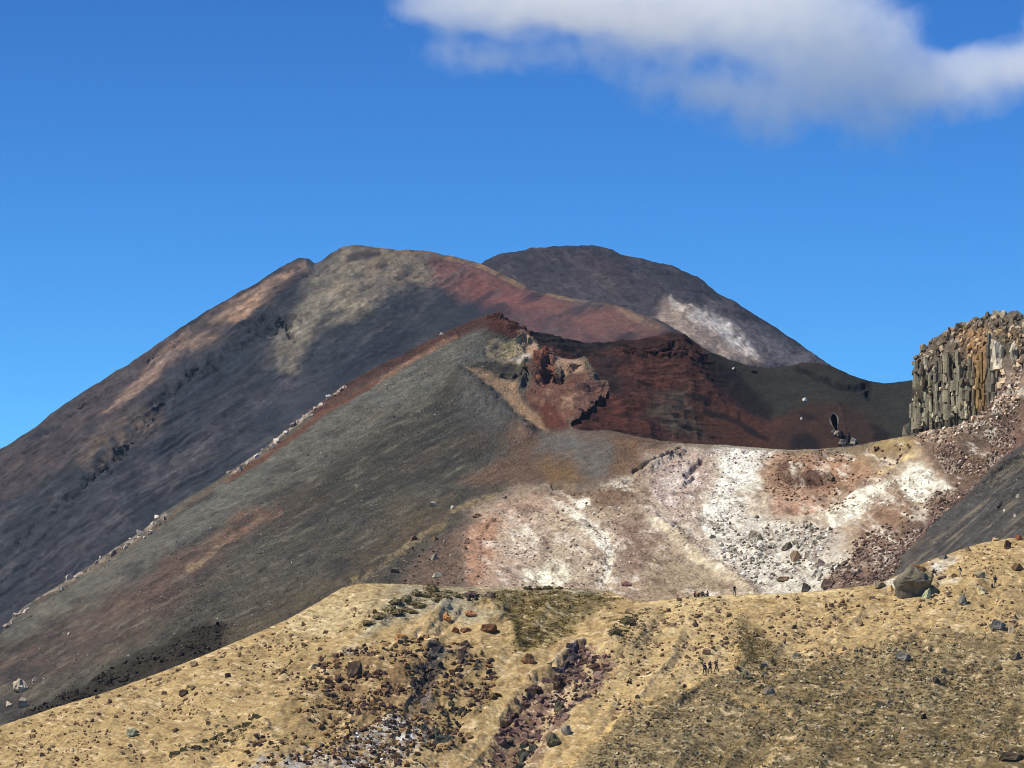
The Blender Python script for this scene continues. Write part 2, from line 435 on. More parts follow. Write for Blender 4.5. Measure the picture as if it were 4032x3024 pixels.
q.zone(S('#8a8074'), [(1330, 985), (1420, 975), (1560, 990), (1690, 1000), (1700, 1100), (1640, 1130), (1560, 1140), (1480, 1210), (1380, 1230), (1300, 1200), (1290, 1080)], 40, 70, 0.5, 0.45)
q.zone(S('#7d776e'), [(1080, 1370), (1160, 1300), (1250, 1280), (1230, 1360), (1150, 1440), (1100, 1460)], 30, 60, 0.5, 0.5)
q.zone(S('#3c393c'), [(1355, 1012), (1400, 990), (1490, 995), (1500, 1010), (1420, 1012), (1370, 1040)], 8, 22, 0.85)
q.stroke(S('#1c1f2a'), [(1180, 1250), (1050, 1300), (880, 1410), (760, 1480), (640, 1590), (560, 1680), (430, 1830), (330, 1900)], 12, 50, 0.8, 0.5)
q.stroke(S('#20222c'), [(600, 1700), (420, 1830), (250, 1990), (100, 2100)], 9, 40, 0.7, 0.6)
q.bright(0.8, 70, 12, -32, 5, mask=rough, oct=5, gain=0.65)
q.bright(0.5, 14, 9, 0, 15, mask=rough, oct=4, gain=0.65)
A1.build(q.done() * np.array([0.98, 0.92, 0.80]), ground_mat('cone lava', 5.0, 0.6, 4.0, var=0.25))

# ================================================================== crater back wall
hole = [(3272, 1640), (3283, 1628), (3295, 1634), (3302, 1655), (3300, 1678), (3297, 1700), (3289, 1692), (3278, 1672), (3272, 1655)]
C = Land('crater_wall',
         [(1900, 1330), (2000, 1305), (2080, 1310), (2150, 1316), (2250, 1345), (2330, 1359), (2430, 1350), (2520, 1340), (2600, 1322), (2660, 1315), (2690, 1320),
          (2740, 1352), (2800, 1390), (2860, 1412), (2950, 1440), (3050, 1450), (3100, 1442), (3160, 1428), (3220, 1428), (3290, 1447), (3350, 1475), (3400, 1492),
          (3440, 1502), (3480, 1508), (3540, 1501), (3600, 1495), (3700, 1492), (3900, 1500)],
         [(1900, 1700), (2300, 1760), (3000, 1830), (3600, 1800), (3900, 1760)],
         [(2000, 1305, 1260), (2330, 1359, 1265), (2680, 1320, 1262), (3050, 1450, 1255), (3200, 1428, 1250), (3480, 1508, 1240), (3800, 1500, 1220),
          (2000, 1600, 1215), (2500, 1600, 1218), (2700, 1500, 1238), (3000, 1620, 1222), (3300, 1640, 1208), (3600, 1650, 1195), (3000, 1830, 1190), (2400, 1780, 1190), (3600, 1830, 1170)],
         1900, 3900, 620, 200, jag=(4, 40), seed=3)
p = C.base.astype(np.float32)
mr = 1 - smooth(2700, 2950, C.PX)
C.displace((0.5 * fbm3(p, 22, 4, 41, 0.55) + mr * (1.6 * fbm3(p * np.array([0.35, 0.35, 1.7], np.float32), 8, 4, 45, 0.6, ridge=True) + 2.2 * fbm3(p * np.array([1.0, 0.5, 0.6], np.float32), 16, 4, 46, 0.55, ridge=True)) + 0.35 * fbm3(p, 2.5, 3, 47, 0.6) * (0.15 + mr)) * (0.2 + 0.8 * C.edge_fade(8)))
for pts, wd, amt in [([(2440, 1395), (2550, 1388), (2650, 1385), (2700, 1405)], 11, -5.0), ([(2440, 1410), (2600, 1412), (2690, 1420)], 8, 2.5),
                     ([(2770, 1410), (2830, 1480), (2900, 1560), (2980, 1600), (3030, 1630)], 30, -2.2), ([(3130, 1450), (3250, 1500), (3370, 1540), (3420, 1500)], 10, -1.6),
                     ([(3415, 1505), (3420, 1560)], 12, -2.2), ([(3270, 1610), (3300, 1600), (3320, 1640), (3330, 1700)], 14, 0.5), ([(2600, 1500), (2800, 1560), (2900, 1640)], 9, 1.0)]:
    d = dist_line(C.PX + 12 * fbm2(C.PX / 30, C.PY / 30, 3, 5), C.PY + 12 * fbm2(C.PX / 30, C.PY / 30, 3, 6), pts)
    C.displace(0.8 * amt * C.edge_fade(16) * np.exp(-(d / wd) ** 2))
q = Paint(C, S('#5c3830'))
q.zone(S('#2e2c2c'), [(1900, 1310), (2080, 1300), (2250, 1335), (2420, 1350), (2420, 1375), (2280, 1420), (2150, 1380), (2000, 1380)], 14, 14, 0.95)
q.zone(S('#4a2f2a'), [(2420, 1350), (2680, 1310), (2760, 1360), (2740, 1400), (2560, 1385), (2430, 1400)], 10, 14, 0.8)
q.zone(S('#6d4236'), [(2480, 1420), (2640, 1430), (2680, 1480), (2600, 1540), (2480, 1500)], 40, 50, 0.8)
q.zone(S('#693c30'), [(2420, 1580), (2600, 1560), (2620, 1700), (2500, 1720), (2330, 1690), (2350, 1620)], 35, 40, 0.8)
q.zone(S('#3a2c2c'), [(2330, 1410), (2440, 1400), (2420, 1440), (2450, 1500), (2480, 1560), (2400, 1560), (2330, 1470)], 20, 40, 0.8)
q.zone(S('#6b6252'), [(2580, 1540), (2690, 1530), (2730, 1600), (2790, 1740), (2640, 1740), (2560, 1640)], 30, 50, 0.8, 0.3)
q.mottle(S('#2c2020'), 140, 12, 0.15, 0.45, 0.75, 8, 3, mask=mr)
q.mottle(S('#7d5244'), 90, 24, 0.15, 0.5, 0.5, 30, 6, mask=mr)
q.mottle(S('#2a1e1e'), 110, 40, 0.15, 0.5, 0.6, 40, 16, mask=mr)
q.zone(S('#3f3d36'), [(2740, 1345), (2860, 1400), (3050, 1440), (3200, 1420), (3400, 1480), (3900, 1490), (3900, 1760), (3450, 1760), (3200, 1620), (3050, 1630), (2900, 1520), (2800, 1430)], 26, 30, 1.0)  # dark olive scoria with the cloud shadow put into its colour
q.zone(S('#5c3a2c'), [(2720, 1560), (2900, 1600), (3040, 1680), (3040, 1780), (2820, 1770), (2740, 1680)], 35, 30, 0.9)
q.zone(S('#4d382e'), [(3180, 1590), (3320, 1590), (3420, 1640), (3500, 1760), (3050, 1780), (3060, 1680)], 40, 30, 0.9)
q.zone(S('#1d1c20'), [(2780, 1420), (2860, 1440), (2950, 1500), (3035, 1590), (3040, 1635), (2970, 1620), (2880, 1560), (2810, 1490)], 20, 25, 0.9)  # long shadow blob painted down the hollow of the wall
for d in ([(2700, 1570), (2790, 1590)], [(2780, 1620), (2840, 1640)], [(2760, 1480), (2830, 1520)], [(2850, 1640), (2980, 1700)], [(2940, 1690), (3020, 1730)]):
    q.stroke(S('#241a1c'), d, 13, 14, 0.85)  # short shadow blobs put into the colour
q.zone(S('#1f1d20'), [(3120, 1720), (3180, 1700), (3230, 1740), (3230, 1780), (3110, 1780)], 16, 16, 0.85)  # this and the next two: shadow blobs painted on the wall
q.zone(S('#1f1d22'), [(3140, 1622), (3190, 1628), (3235, 1655), (3180, 1655)], 12, 12, 0.8)
q.zone(S('#241f22'), [(3420, 1670), (3450, 1672), (3500, 1710), (3500, 1735), (3430, 1740), (3440, 1705)], 10, 12, 0.85)
q.stroke(S('#262629'), [(3140, 1450), (3220, 1480), (3310, 1520), (3400, 1530)], 12, 10, 0.7)  # this and the next: shade painted into the carved creases
q.stroke(S('#24242a'), [(3424, 1505), (3418, 1570)], 14, 8, 0.8)
q.stroke(S('#5a4c40'), [(3255, 1590), (3285, 1588), (3310, 1610)], 8, 12, 0.4, 0.4)
q.stroke(S('#5f4436'), [(3262, 1640), (3270, 1610), (3300, 1606), (3322, 1640), (3335, 1690)], 12, 14, 0.4, 0.4)
q.bright(0.45, 30, 12, 10, 5, mask=0.35 + 0.65 * mr)
C.clip = [hole]
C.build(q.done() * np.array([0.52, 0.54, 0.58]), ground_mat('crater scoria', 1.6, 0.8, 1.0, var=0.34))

# ================================================================== middle ridge, altered slopes, right-hand scree
wedge = [(2310, 1380), (2316, 1440), (2322, 1466), (2337, 1488), (2352, 1500), (2372, 1520), (2390, 1533), (2399, 1548), (2392, 1560), (2370, 1584), (2352, 1592), (2330, 1615), (2308, 1628), (2290, 1650), (2266, 1660), (2246, 1676),
         (2260, 1686), (2330, 1690), (2410, 1690), (2440, 1696), (2480, 1706), (2535, 1719), (2600, 1733), (2650, 1740), (2704, 1747), (2760, 1700), (2640, 1380)]
B = Land('mid_ridge',
         [(-300, 2640), (0, 2500), (40, 2440), (90, 2392), (160, 2345), (300, 2260), (450, 2160), (560, 2090), (640, 2018), (760, 1948), (830, 1908), (910, 1852), (1020, 1780), (1180, 1650),
          (1350, 1518), (1460, 1455), (1640, 1365), (1760, 1305), (1850, 1262), (1900, 1243), (1935, 1232), (1955, 1238), (1985, 1258), (2020, 1282), (2050, 1302), (2075, 1335),
          (2110, 1368), (2160, 1395), (2215, 1412), (2262, 1417), (2300, 1404), (2312, 1410), (2480, 1500), (2640, 1640), (2700, 1745), (2850, 1752), (3000, 1764), (3125, 1772), (3250, 1766), (3344, 1757), (3450, 1738), (3557, 1718),
          (3640, 1704), (3760, 1680), (3830, 1655), (3894, 1624), (3931, 1560), (3980, 1500), (4032, 1449), (4150, 1400), (4300, 1370)],
         [(-300, 3150), (0, 3050), (600, 2850), (1130, 2650), (1420, 2480), (2000, 2450), (2560, 2470), (3300, 2450), (3600, 2380), (4032, 2270), (4300, 2240)],
         [(0, 2480, 960), (-300, 2640, 950), (400, 2190, 1000), (900, 1855, 1050), (1350, 1520, 1100), (1890, 1260, 1160), (1950, 1240, 1165),
          (2100, 1400, 1152), (2300, 1415, 1140), (2330, 1490, 1122), (2390, 1560, 1112), (2150, 1640, 1065), (1900, 1330, 1138),
          (2000, 1700, 1030), (2400, 1700, 1012), (2690, 1745, 990), (3125, 1772, 970), (3344, 1757, 950), (3557, 1720, 905), (3830, 1651, 850), (4032, 1449, 812), (4250, 1380, 800),
          (1800, 1480, 1092), (1700, 1800, 1000), (1000, 2100, 945), (500, 2300, 915), (1300, 1800, 1025), (1500, 2050, 945),
          (0, 2860, 845), (500, 2700, 845), (1000, 2520, 850), (1400, 2310, 868), (1800, 2150, 905), (2000, 2330, 860), (2500, 2350, 850), (2200, 2000, 930), (2700, 2330, 850), (2850, 2050, 905),
          (3250, 2330, 820), (3300, 2000, 890), (3560, 1950, 865), (3600, 2230, 785), (4032, 2130, 735), (4032, 1760, 778), (3750, 1950, 825),
          (0, 3100, 795), (2000, 2600, 815), (4032, 2400, 690), (3000, 2500, 805)],
         -300, 4300, 1010, 400, jag=(3.0, 22), back=(3, 10, 30, 90, 200), seed=4)
p = B.base.astype(np.float32)
alt = [(1860, 2010), (2050, 1920), (2300, 1930), (2480, 1870), (2650, 1765), (3300, 1790), (3560, 1750), (4100, 1480), (4100, 1700), (3780, 1930), (3500, 2230), (3350, 2450), (1850, 2450), (1830, 2150)]
m_alt = 1 - smooth(-60, 60, sdf_poly(B.PX + 40 * fbm2(B.PX / 60, B.PY / 60, 3, 70), B.PY, alt))
spur = [(1990, 1270), (2420, 1420), (2420, 1640), (2200, 1680), (2060, 1560), (2080, 1460), (2040, 1400)]
m_spur = 1 - smooth(-25, 25, sdf_poly(B.PX, B.PY, spur))
lava = [(880, 2470), (760, 2470), (640, 2550), (500, 2600), (330, 2700), (60, 2830), (-100, 2920), (300, 2900), (900, 2620), (870, 2520)]
m_lava = 1 - smooth(-50, 30, sdf_poly(B.PX + 20 * fbm2(B.PX / 30, B.PY / 30, 3, 71), B.PY + 20 * fbm2(B.PX / 30, B.PY / 30, 3, 72), lava))
ef = 0.12 + 0.88 * B.edge_fade(10)
scree = np.clip(1 - m_alt - m_spur, 0, 1)
sx = p.copy()
# runnels down the scree
u = (B.PX * math.cos(R(-28)) - B.PY * math.sin(R(-28)) * -1) ; v = B.PX * math.sin(R(28)) + B.PY * math.cos(R(28))
run = fbm2(u / 260, v / 26, 4, 75, 0.55)
B.displace(ef * (1.6 * fbm3(p, 34, 4, 51, 0.5) + scree * (0.28 * run + 0.3 * fbm3(p, 6, 4, 54, 0.6) + 0.14 * fbm3(p, 2.2, 3, 53, 0.6))
                 + m_alt * (1.1 * fbm3(p, 13, 4, 55, 0.55, ridge=True) + 0.28 * fbm3(p, 2.6, 3, 57, 0.6, ridge=True))
                 + m_spur * (2.4 * fbm3(p, 13, 4, 59, 0.6, ridge=True) + 0.9 * fbm3(p, 3.5, 3, 61, 0.6))
                 + m_lava * (0.3 + 1.3 * fbm3(p, 7, 4, 63, 0.6, ridge=True))))
for pts, wd, amt in [([(2500, 1860), (2570, 1820), (2680, 1770)], 7, -1.8), ([(2510, 1880), (2600, 1835), (2690, 1785)], 10, 1.0), ([(2180, 1925), (2270, 1925)], 6, -1.2), ([(2330, 1940), (2480, 1895)], 7, -1.3),
                     ([(1890, 2130), (1950, 2060)], 5, -0.7), ([(2700, 1880), (2760, 1830)], 10, -1.4), ([(2690, 1920), (2740, 1890)], 7, -1.6),
                     ([(3060, 1870), (3130, 1860), (3200, 1900), (3280, 1900)], 18, 2.2), ([(3060, 1890), (3200, 1925), (3290, 1915)], 8, -1.6),
                     ([(1350, 2300), (1600, 2150), (1720, 2075), (1900, 1965)], 16, 0.4), ([(2580, 2060), (2700, 2150), (2850, 2260), (2960, 2330)], 26, 1.2), ([(2330, 2050), (2420, 2150), (2380, 2300)], 22, -1.0),
                     ([(3100, 1795), (3250, 1810)], 6, -0.9), ([(4032, 1790), (3900, 1890), (3720, 2060), (3560, 2210)], 22, 1.2), ([(1800, 1475), (1880, 1540), (2000, 1640), (2080, 1690)], 30, 2.0),
                     ([(2060, 1440), (2070, 1500), (2040, 1520)], 18, 2.5), ([(2090, 1500), (2150, 1440), (2170, 1420)], 22, 3.0), ([(2210, 1500), (2230, 1460), (2290, 1440)], 18, -3.0), ([(1955, 1245), (2040, 1330), (2110, 1390)], 14, 2.0)]:
    d = dist_line(B.PX + 10 * fbm2(B.PX / 26, B.PY / 26, 3, 5), B.PY + 10 * fbm2(B.PX / 26, B.PY / 26, 3, 6), pts)
    B.displace(ef * amt * np.exp(-(d / wd) ** 2))
q = Paint(B, S('#58544a'), 1.0, 1.3)
# scree of the long ridge
q.zone(S('#6a6961'), [(1880, 1280), (1980, 1400), (1750, 1480), (1300, 1800), (800, 2120), (300, 2400), (0, 2540), (0, 2480), (600, 2060), (1000, 1820), (1400, 1530)], 40, 50, 0.9)
q.zone(S('#45433c'), [(1500, 1700), (1800, 1560), (2050, 1680), (1900, 1800), (1500, 1950), (1100, 2150), (1050, 2020)], 70, 60, 0.8)
q.zone(S('#66573f'), [(1300, 2250), (1600, 2000), (1750, 1960), (1850, 1980), (1600, 2160), (1400, 2300), (900, 2560), (700, 2560), (1000, 2400)], 60, 60, 0.55)
q.zone(S('#5f5049'), [(700, 2180), (900, 2150), (700, 2400), (400, 2580), (100, 2740), (-100, 2700), (0, 2560), (400, 2350)], 60, 60, 0.8)
q.zone(S('#735a4c'), [(1080, 1990), (1000, 2090), (800, 2230), (560, 2390), (400, 2440), (560, 2310), (760, 2150), (950, 2020)], 26, 50, 0.65, 0.3)
q.zone(S('#7d6050'), [(1080, 2000), (960, 2060), (880, 2120), (800, 2140), (900, 2070), (1000, 2010)], 18, 40, 0.8, 0.3)
q.stroke(S('#9a8468'), [(910, 2100), (840, 2180), (740, 2250)], 12, 22, 0.8, 0.3)
q.stroke(S('#8f6e5a'), [(1090, 2010), (960, 2080), (880, 2130)], 14, 22, 0.7, 0.3)
q.mottle(S('#857d6c'), 90, 15, 0.14, 0.5, 0.5, -28, 3, mask=scree * 0.9, oct=5)
q.mottle(S('#3c3b38'), 120, 26, 0.05, 0.45, 0.65, -28, 4, mask=scree, oct=5)
q.mottle(S('#6d5848'), 420, 60, 0.15, 0.5, 0.2, -30, 6, mask=scree)
q.zone(S('#38322a'), lava, 22, 46, 0.92)
# red crest and streaks along the top
q.stroke(S('#563c34'), [(1950, 1242), (1850, 1275), (1700, 1345), (1500, 1450), (1380, 1520), (1250, 1620)], 26, 16, 0.95)
q.stroke(S('#3f2f2c'), [(1620, 1380), (1480, 1455), (1360, 1520)], 14, 14, 0.8, 0.4)
q.stroke(S('#8f6c56'), [(1790, 1320), (1680, 1385), (1560, 1455), (1480, 1510)], 11, 10, 0.9, 0.3)
q.stroke(S('#6d4a3a'), [(1480, 1500), (1250, 1650), (1050, 1800), (900, 1890)], 14, 12, 0.85)
q.stroke(S('#7d6a55'), [(900, 1880), (700, 2010), (450, 2180), (150, 2370)], 11, 12, 0.6, 0.4)
sk = lambda xs, o: [(x, float(np.interp(x, B.px, B.s)) + o) for x in xs]
q.stroke(S('#c4b0a0'), sk(range(905, 1370, 25), 10), 7, 14, 0.75, 0.9)
q.stroke(S('#b8a898'), sk(range(30, 680, 25), 9), 6, 14, 0.65, 0.9)
q.zone(S('#4f2f28'), [(1930, 1230), (1990, 1250), (2060, 1310), (2100, 1370), (2060, 1370), (1980, 1310), (1900, 1280)], 10, 18, 0.95)
# grey knob and the brown rim in front of the crater
q.zone(S('#5d5b56'), [(1800, 1490), (1900, 1540), (2100, 1690), (1950, 1700), (1800, 1640)], 30, 30, 0.8)
q.zone(S('#775f4c'), [(2000, 1690), (2420, 1690), (2700, 1745), (2550, 1830), (2450, 1900), (2000, 1920), (1800, 1900), (2000, 1780)], 36, 40, 0.8)
q.zone(S('#6c6a65'), [(2120, 1710), (2380, 1710), (2420, 1760), (2400, 1860), (2330, 1880), (2250, 1800), (2100, 1780)], 36, 50, 0.9, 0.2)
q.zone(S('#7d6344'), [(2130, 1830), (2250, 1840), (2300, 1880), (2260, 1920), (2150, 1910)], 30, 40, 0.85)
q.zone(S('#8a6a4c'), [(2420, 1730), (2640, 1760), (2560, 1830), (2470, 1890), (2420, 1830)], 20, 40, 0.8, 0.4)
# altered ground
q.zone(S('#ae9884'), alt, 40, 40, 1.0)
q.zone(S('#7f6857'), [(1640, 2200), (1750, 2120), (1870, 2040), (1850, 2150), (1830, 2320), (1560, 2330)], 30, 30, 0.8)
q.stroke(S('#a08d68'), [(1400, 2290), (1600, 2155), (1720, 2078), (1830, 2005), (1950, 1950)], 14, 30, 0.75, 0.7)
q.zone(S('#b08a72'), [(1850, 2080), (1900, 2060), (1975, 2040), (1960, 2110), (1940, 2200), (1890, 2320), (1840, 2310), (1830, 2180)], 14, 22, 0.95)
q.zone(S('#b89c8a'), [(1970, 2010), (2100, 1960), (2200, 2010), (2180, 2150), (2080, 2250), (1950, 2320), (1890, 2330), (1950, 2180)], 26, 50, 0.9, 0.2)
q.zone(S('#cbb089'), [(2170, 2020), (2270, 2060), (2290, 2120), (2200, 2120), (2160, 2070)], 22, 40, 0.85, 0.4)
q.zone(S('#b5a48d'), [(2060, 2080), (2180, 2110), (2260, 2180), (2250, 2320), (2150, 2260)], 30, 50, 0.7, 0.3)
q.zone(S('#d8cbb9'), [(2560, 1800), (2700, 1760), (3060, 1770), (3040, 1960), (3300, 2060), (3350, 2200), (3250, 2400), (2900, 2400), (2700, 2200), (2560, 2100)], 60, 60, 0.6, 0.2)
q.zone(S('#d6c6b2'), [(1980, 2050), (2300, 2000), (2460, 2150), (2400, 2340), (2000, 2340), (1960, 2200)], 60, 60, 0.5, 0.3)
q.zone(S('#f0eadb', 1.16), [(2160, 1975), (2250, 1995), (2340, 2050), (2410, 2120), (2440, 2190), (2390, 2290), (2360, 2330), (2350, 2310), (2390, 2200), (2300, 2110), (2240, 2030)], 13, 34, 1.0, 0.35)
q.zone(S('#f2ecd6', 1.16), [(2090, 2250), (2180, 2230), (2240, 2235), (2220, 2300), (2200, 2330), (2090, 2330), (2070, 2290)], 16, 46, 1.0, 0.4)
q.zone(S('#e6dccb', 1.16), [(2010, 2100), (2110, 2090), (2130, 2150), (2060, 2180), (2030, 2150)], 14, 50, 0.9, 0.8)
q.zone(S('#f0e8da', 1.16), [(2260, 1975), (2320, 1968), (2330, 1998), (2280, 2010)], 8, 18, 0.95)
q.zone(S('#6d5340'), [(2180, 1940), (2330, 1930), (2480, 1900), (2500, 1960), (2380, 2020), (2320, 1960), (2200, 1970)], 18, 34, 0.8, 0.3)
q.zone(S('#8a7066'), [(2430, 2060), (2560, 2080), (2560, 2210), (2480, 2260), (2430, 2180)], 30, 50, 0.8, 0.4)
q.zone(S('#c6aea2'), [(2570, 1880), (2650, 1800), (2790, 1790), (2800, 1870), (2760, 1960), (2740, 2060), (2650, 2050), (2560, 1960)], 26, 50, 0.9, 0.3)
q.zone(S('#e8dad2'), [(2600, 1900), (2700, 1840), (2740, 1880), (2720, 1960), (2700, 2040), (2620, 1980)], 14, 50, 0.85, 0.8)
q.zone(S('#e0d0c2'), [(2560, 2040), (2640, 2030), (2740, 2080), (2760, 2140), (2640, 2110)], 16, 40, 0.9, 0.6)
q.zone(S('#f0ede2', 1.16), [(2830, 1762), (2940, 1766), (3030, 1775), (3000, 1850), (2980, 1900), (2900, 1940), (2930, 1990), (2880, 2040), (2790, 2040), (2780, 1960), (2830, 1880)], 30, 60, 1.0, 0.25)
q.zone(S('#d9d3c8'), [(2780, 2020), (2900, 1990), (3010, 2040), (3100, 2080), (3270, 2120), (3330, 2200), (3250, 2330), (3050, 2400), (2960, 2320), (2850, 2220), (2770, 2110)], 26, 50, 0.95, 0.25)
q.zone(S('#efece2', 1.16), [(2770, 2000), (2860, 1990), (2900, 2060), (2860, 2120), (2780, 2110)], 16, 40, 1.0, 0.4)
q.zone(S('#c4b5aa'), [(3120, 2090), (3280, 2060), (3330, 2130), (3260, 2220), (3140, 2160)], 24, 40, 0.85)
q.zone(S('#a8846a'), [(3030, 1790), (3200, 1790), (3400, 1810), (3480, 1870), (3350, 1940), (3200, 1960), (3080, 1980), (2990, 1930)], 24, 40, 0.95, 0.2)
q.zone(S('#bb917a'), [(3020, 1980), (3160, 1960), (3260, 1980), (3200, 2040), (3050, 2030)], 20, 40, 0.8, 0.5)
q.zone(S('#5f463d'), [(3055, 1850), (3110, 1840), (3170, 1880), (3280, 1890), (3290, 1920), (3180, 1945), (3080, 1900)], 14, 26, 0.95, 0.3)
q.zone(S('#efece0', 1.16), [(3570, 1860), (3640, 1850), (3710, 1880), (3730, 1930), (3660, 1990), (3570, 1970), (3545, 1920)], 24, 60, 1.0, 0.4)
q.zone(S('#ece8da', 1.16), [(3260, 2040), (3340, 1960), (3440, 1910), (3540, 1900), (3480, 1950), (3460, 2030), (3380, 2060), (3290, 2090)], 14, 44, 1.0, 0.6)
q.zone(S('#927560'), [(3460, 1960), (3560, 1960), (3640, 2010), (3560, 2100), (3440, 2180), (3360, 2220), (3400, 2090)], 26, 40, 0.9)
q.stroke(S('#e0c795'), [(3480, 1870), (3560, 1820), (3640, 1785)], 16, 26, 0.85, 0.5)
q.stroke(S('#8d7f66'), [(2700, 1752), (2900, 1762), (3125, 1782), (3344, 1770), (3480, 1745)], 13, 8, 0.8, 0.2)
q.zone(S('#b59c68'), [(3420, 1745), (3560, 1725), (3650, 1740), (3600, 1780), (3450, 1790)], 16, 20, 0.9, 0.2)
q.zone(S('#947c5c'), [(3330, 1770), (3460, 1750), (3600, 1780), (3500, 1830), (3330, 1830)], 20, 26, 0.8, 0.4)
q.zone(S('#71594d'), [(3600, 1730), (3830, 1660), (3940, 1560), (4032, 1460), (4300, 1400), (4300, 1640), (4032, 1780), (3880, 1880), (3720, 2040), (3560, 2210), (3450, 2330), (3250, 2400), (3250, 2330), (3400, 2200), (3600, 2060), (3760, 1930), (3700, 1830)], 26, 40, 0.95, 0.15)
q.zone(S('#a98f7a'), [(3620, 1710), (3830, 1655), (3940, 1560), (4060, 1440), (4060, 1560), (3880, 1690), (3700, 1750)], 18, 26, 0.8, 0.6)
q.zone(S('#5a4c44'), [(3830, 1680), (3960, 1590), (4060, 1530), (4000, 1650), (3880, 1760), (3780, 1800)], 20, 26, 0.75)
q.zone(S('#84655b'), [(3900, 1760), (4032, 1640), (4300, 1540), (4300, 1640), (4032, 1770), (3900, 1860)], 20, 30, 0.8, 0.4)
q.zone(S('#565350'), [(4300, 1620), (4032, 1770), (3900, 1880), (3700, 2060), (3560, 2220), (3480, 2330), (3700, 2400), (4300, 2300)], 16, 14, 1.0)
m_ds = q.mask([(4300, 1620), (4032, 1780), (3900, 1890), (3700, 2070), (3560, 2230), (3480, 2330), (3700, 2400), (4300, 2300)], 20, 10)
q.mottle(S('#837867'), 150, 12, 0.06, 0.45, 0.8, -38, 14, mask=m_ds, oct=5)
q.mottle(S('#423f3d'), 260, 13, 0.1, 0.5, 0.6, -38, 15, mask=m_ds)
q.zone(S('#ad9b82'), [(2560, 2190), (2680, 2190), (2800, 2250), (2900, 2330), (2700, 2380), (2550, 2360), (2530, 2260)], 26, 40, 0.85, 0.2)
q.stroke(S('#d8c6ab'), [(2580, 2075), (2700, 2170), (2850, 2275), (2960, 2345)], 17, 16, 0.9, 0.2)
q.zone(S('#8c7a68'), [(2560, 2250), (2640, 2240), (2650, 2360), (2560, 2360)], 26, 40, 0.6, 0.5)
m_a = q.mask(alt, 20, 20) * (1 - m_ds)
q.mottle(S('#efe6d8', 1.1), 80, 36, 0.06, 0.45, 0.6, 20, 21, mask=m_a, gain=0.7, oct=6)
q.mottle(S('#6d574a'), 60, 26, 0.06, 0.42, 0.65, 20, 22, mask=m_a, gain=0.7, oct=6)
# spur of red and yellow rock above the crater
q.zone(S('#a88a72'), [(2030, 1330), (2110, 1380), (2220, 1420), (2300, 1425), (2290, 1490), (2180, 1470), (2060, 1430)], 14, 24, 0.95)
q.zone(S('#cdb58c'), [(1910, 1350), (1960, 1330), (2040, 1350), (2050, 1400), (2010, 1430), (1930, 1420)], 14, 30, 0.95, 0.5)
q.zone(S('#e6cc90'), [(1990, 1350), (2030, 1345), (2045, 1380), (2010, 1410), (1985, 1390)], 9, 18, 0.9, 0.3)
q.zone(S('#d8d0bc'), [(2010, 1410), (2070, 1400), (2090, 1440), (2040, 1440)], 8, 18, 0.8, 0.4)
q.zone(S('#524e43'), [(1860, 1430), (2040, 1438), (2058, 1480), (2045, 1515), (1980, 1490), (1900, 1470)], 12, 18, 0.95)
q.zone(S('#ad8d6c'), [(1830, 1455), (1930, 1470), (2030, 1530), (2060, 1590), (2120, 1640), (2150, 1690), (2080, 1670), (1960, 1560), (1860, 1490)], 13, 22, 0.95)
q.zone(S('#6f4e41'), [(2060, 1560), (2100, 1510), (2200, 1490), (2310, 1480), (2400, 1550), (2290, 1660), (2180, 1690), (2110, 1630)], 16, 26, 0.95)
q.zone(S('#7c4a39'), [(2080, 1500), (2110, 1440), (2160, 1408), (2190, 1440), (2185, 1500), (2130, 1545)], 9, 20, 1.0, 0.1)
q.zone(S('#5b3128'), [(2100, 1590), (2150, 1600), (2220, 1660), (2250, 1690), (2150, 1685)], 12, 24, 0.85)
q.mottle(S('#9a7c64'), 40, 30, 0.14, 0.48, 0.4, 30, 31, mask=m_spur, gain=0.65)
q.mottle(S('#4f322a'), 50, 26, 0.1, 0.45, 0.6, 40, 32, mask=m_spur, gain=0.65)
q.zone(S('#a4866a'), [(2210, 1560), (2280, 1580), (2270, 1640), (2220, 1630)], 14, 34, 0.7, 0.7)
q.bright(0.32, 16, 8, 0, 5)
q.bright(0.35, 46, 9, -28, 6, mask=scree)
q.bright(0.25, 14, 8, 0, 9, mask=m_a)
B.clip = [wedge]
Bcol = q.done()
Bcol *= 1 - 0.14 * scree[..., None]                       # the scree is plain dark ash
Bcol *= 1 - m_a[..., None] * np.array([0.0, 0.005, 0.06])   # cream rather than lilac crusts
Bcol = np.clip(Bcol, 0.004, 0.86)
B.build(Bcol, ground_mat('ridge scree', 0.9, 1.0, 0.6, var=0.36, vor=0.8))

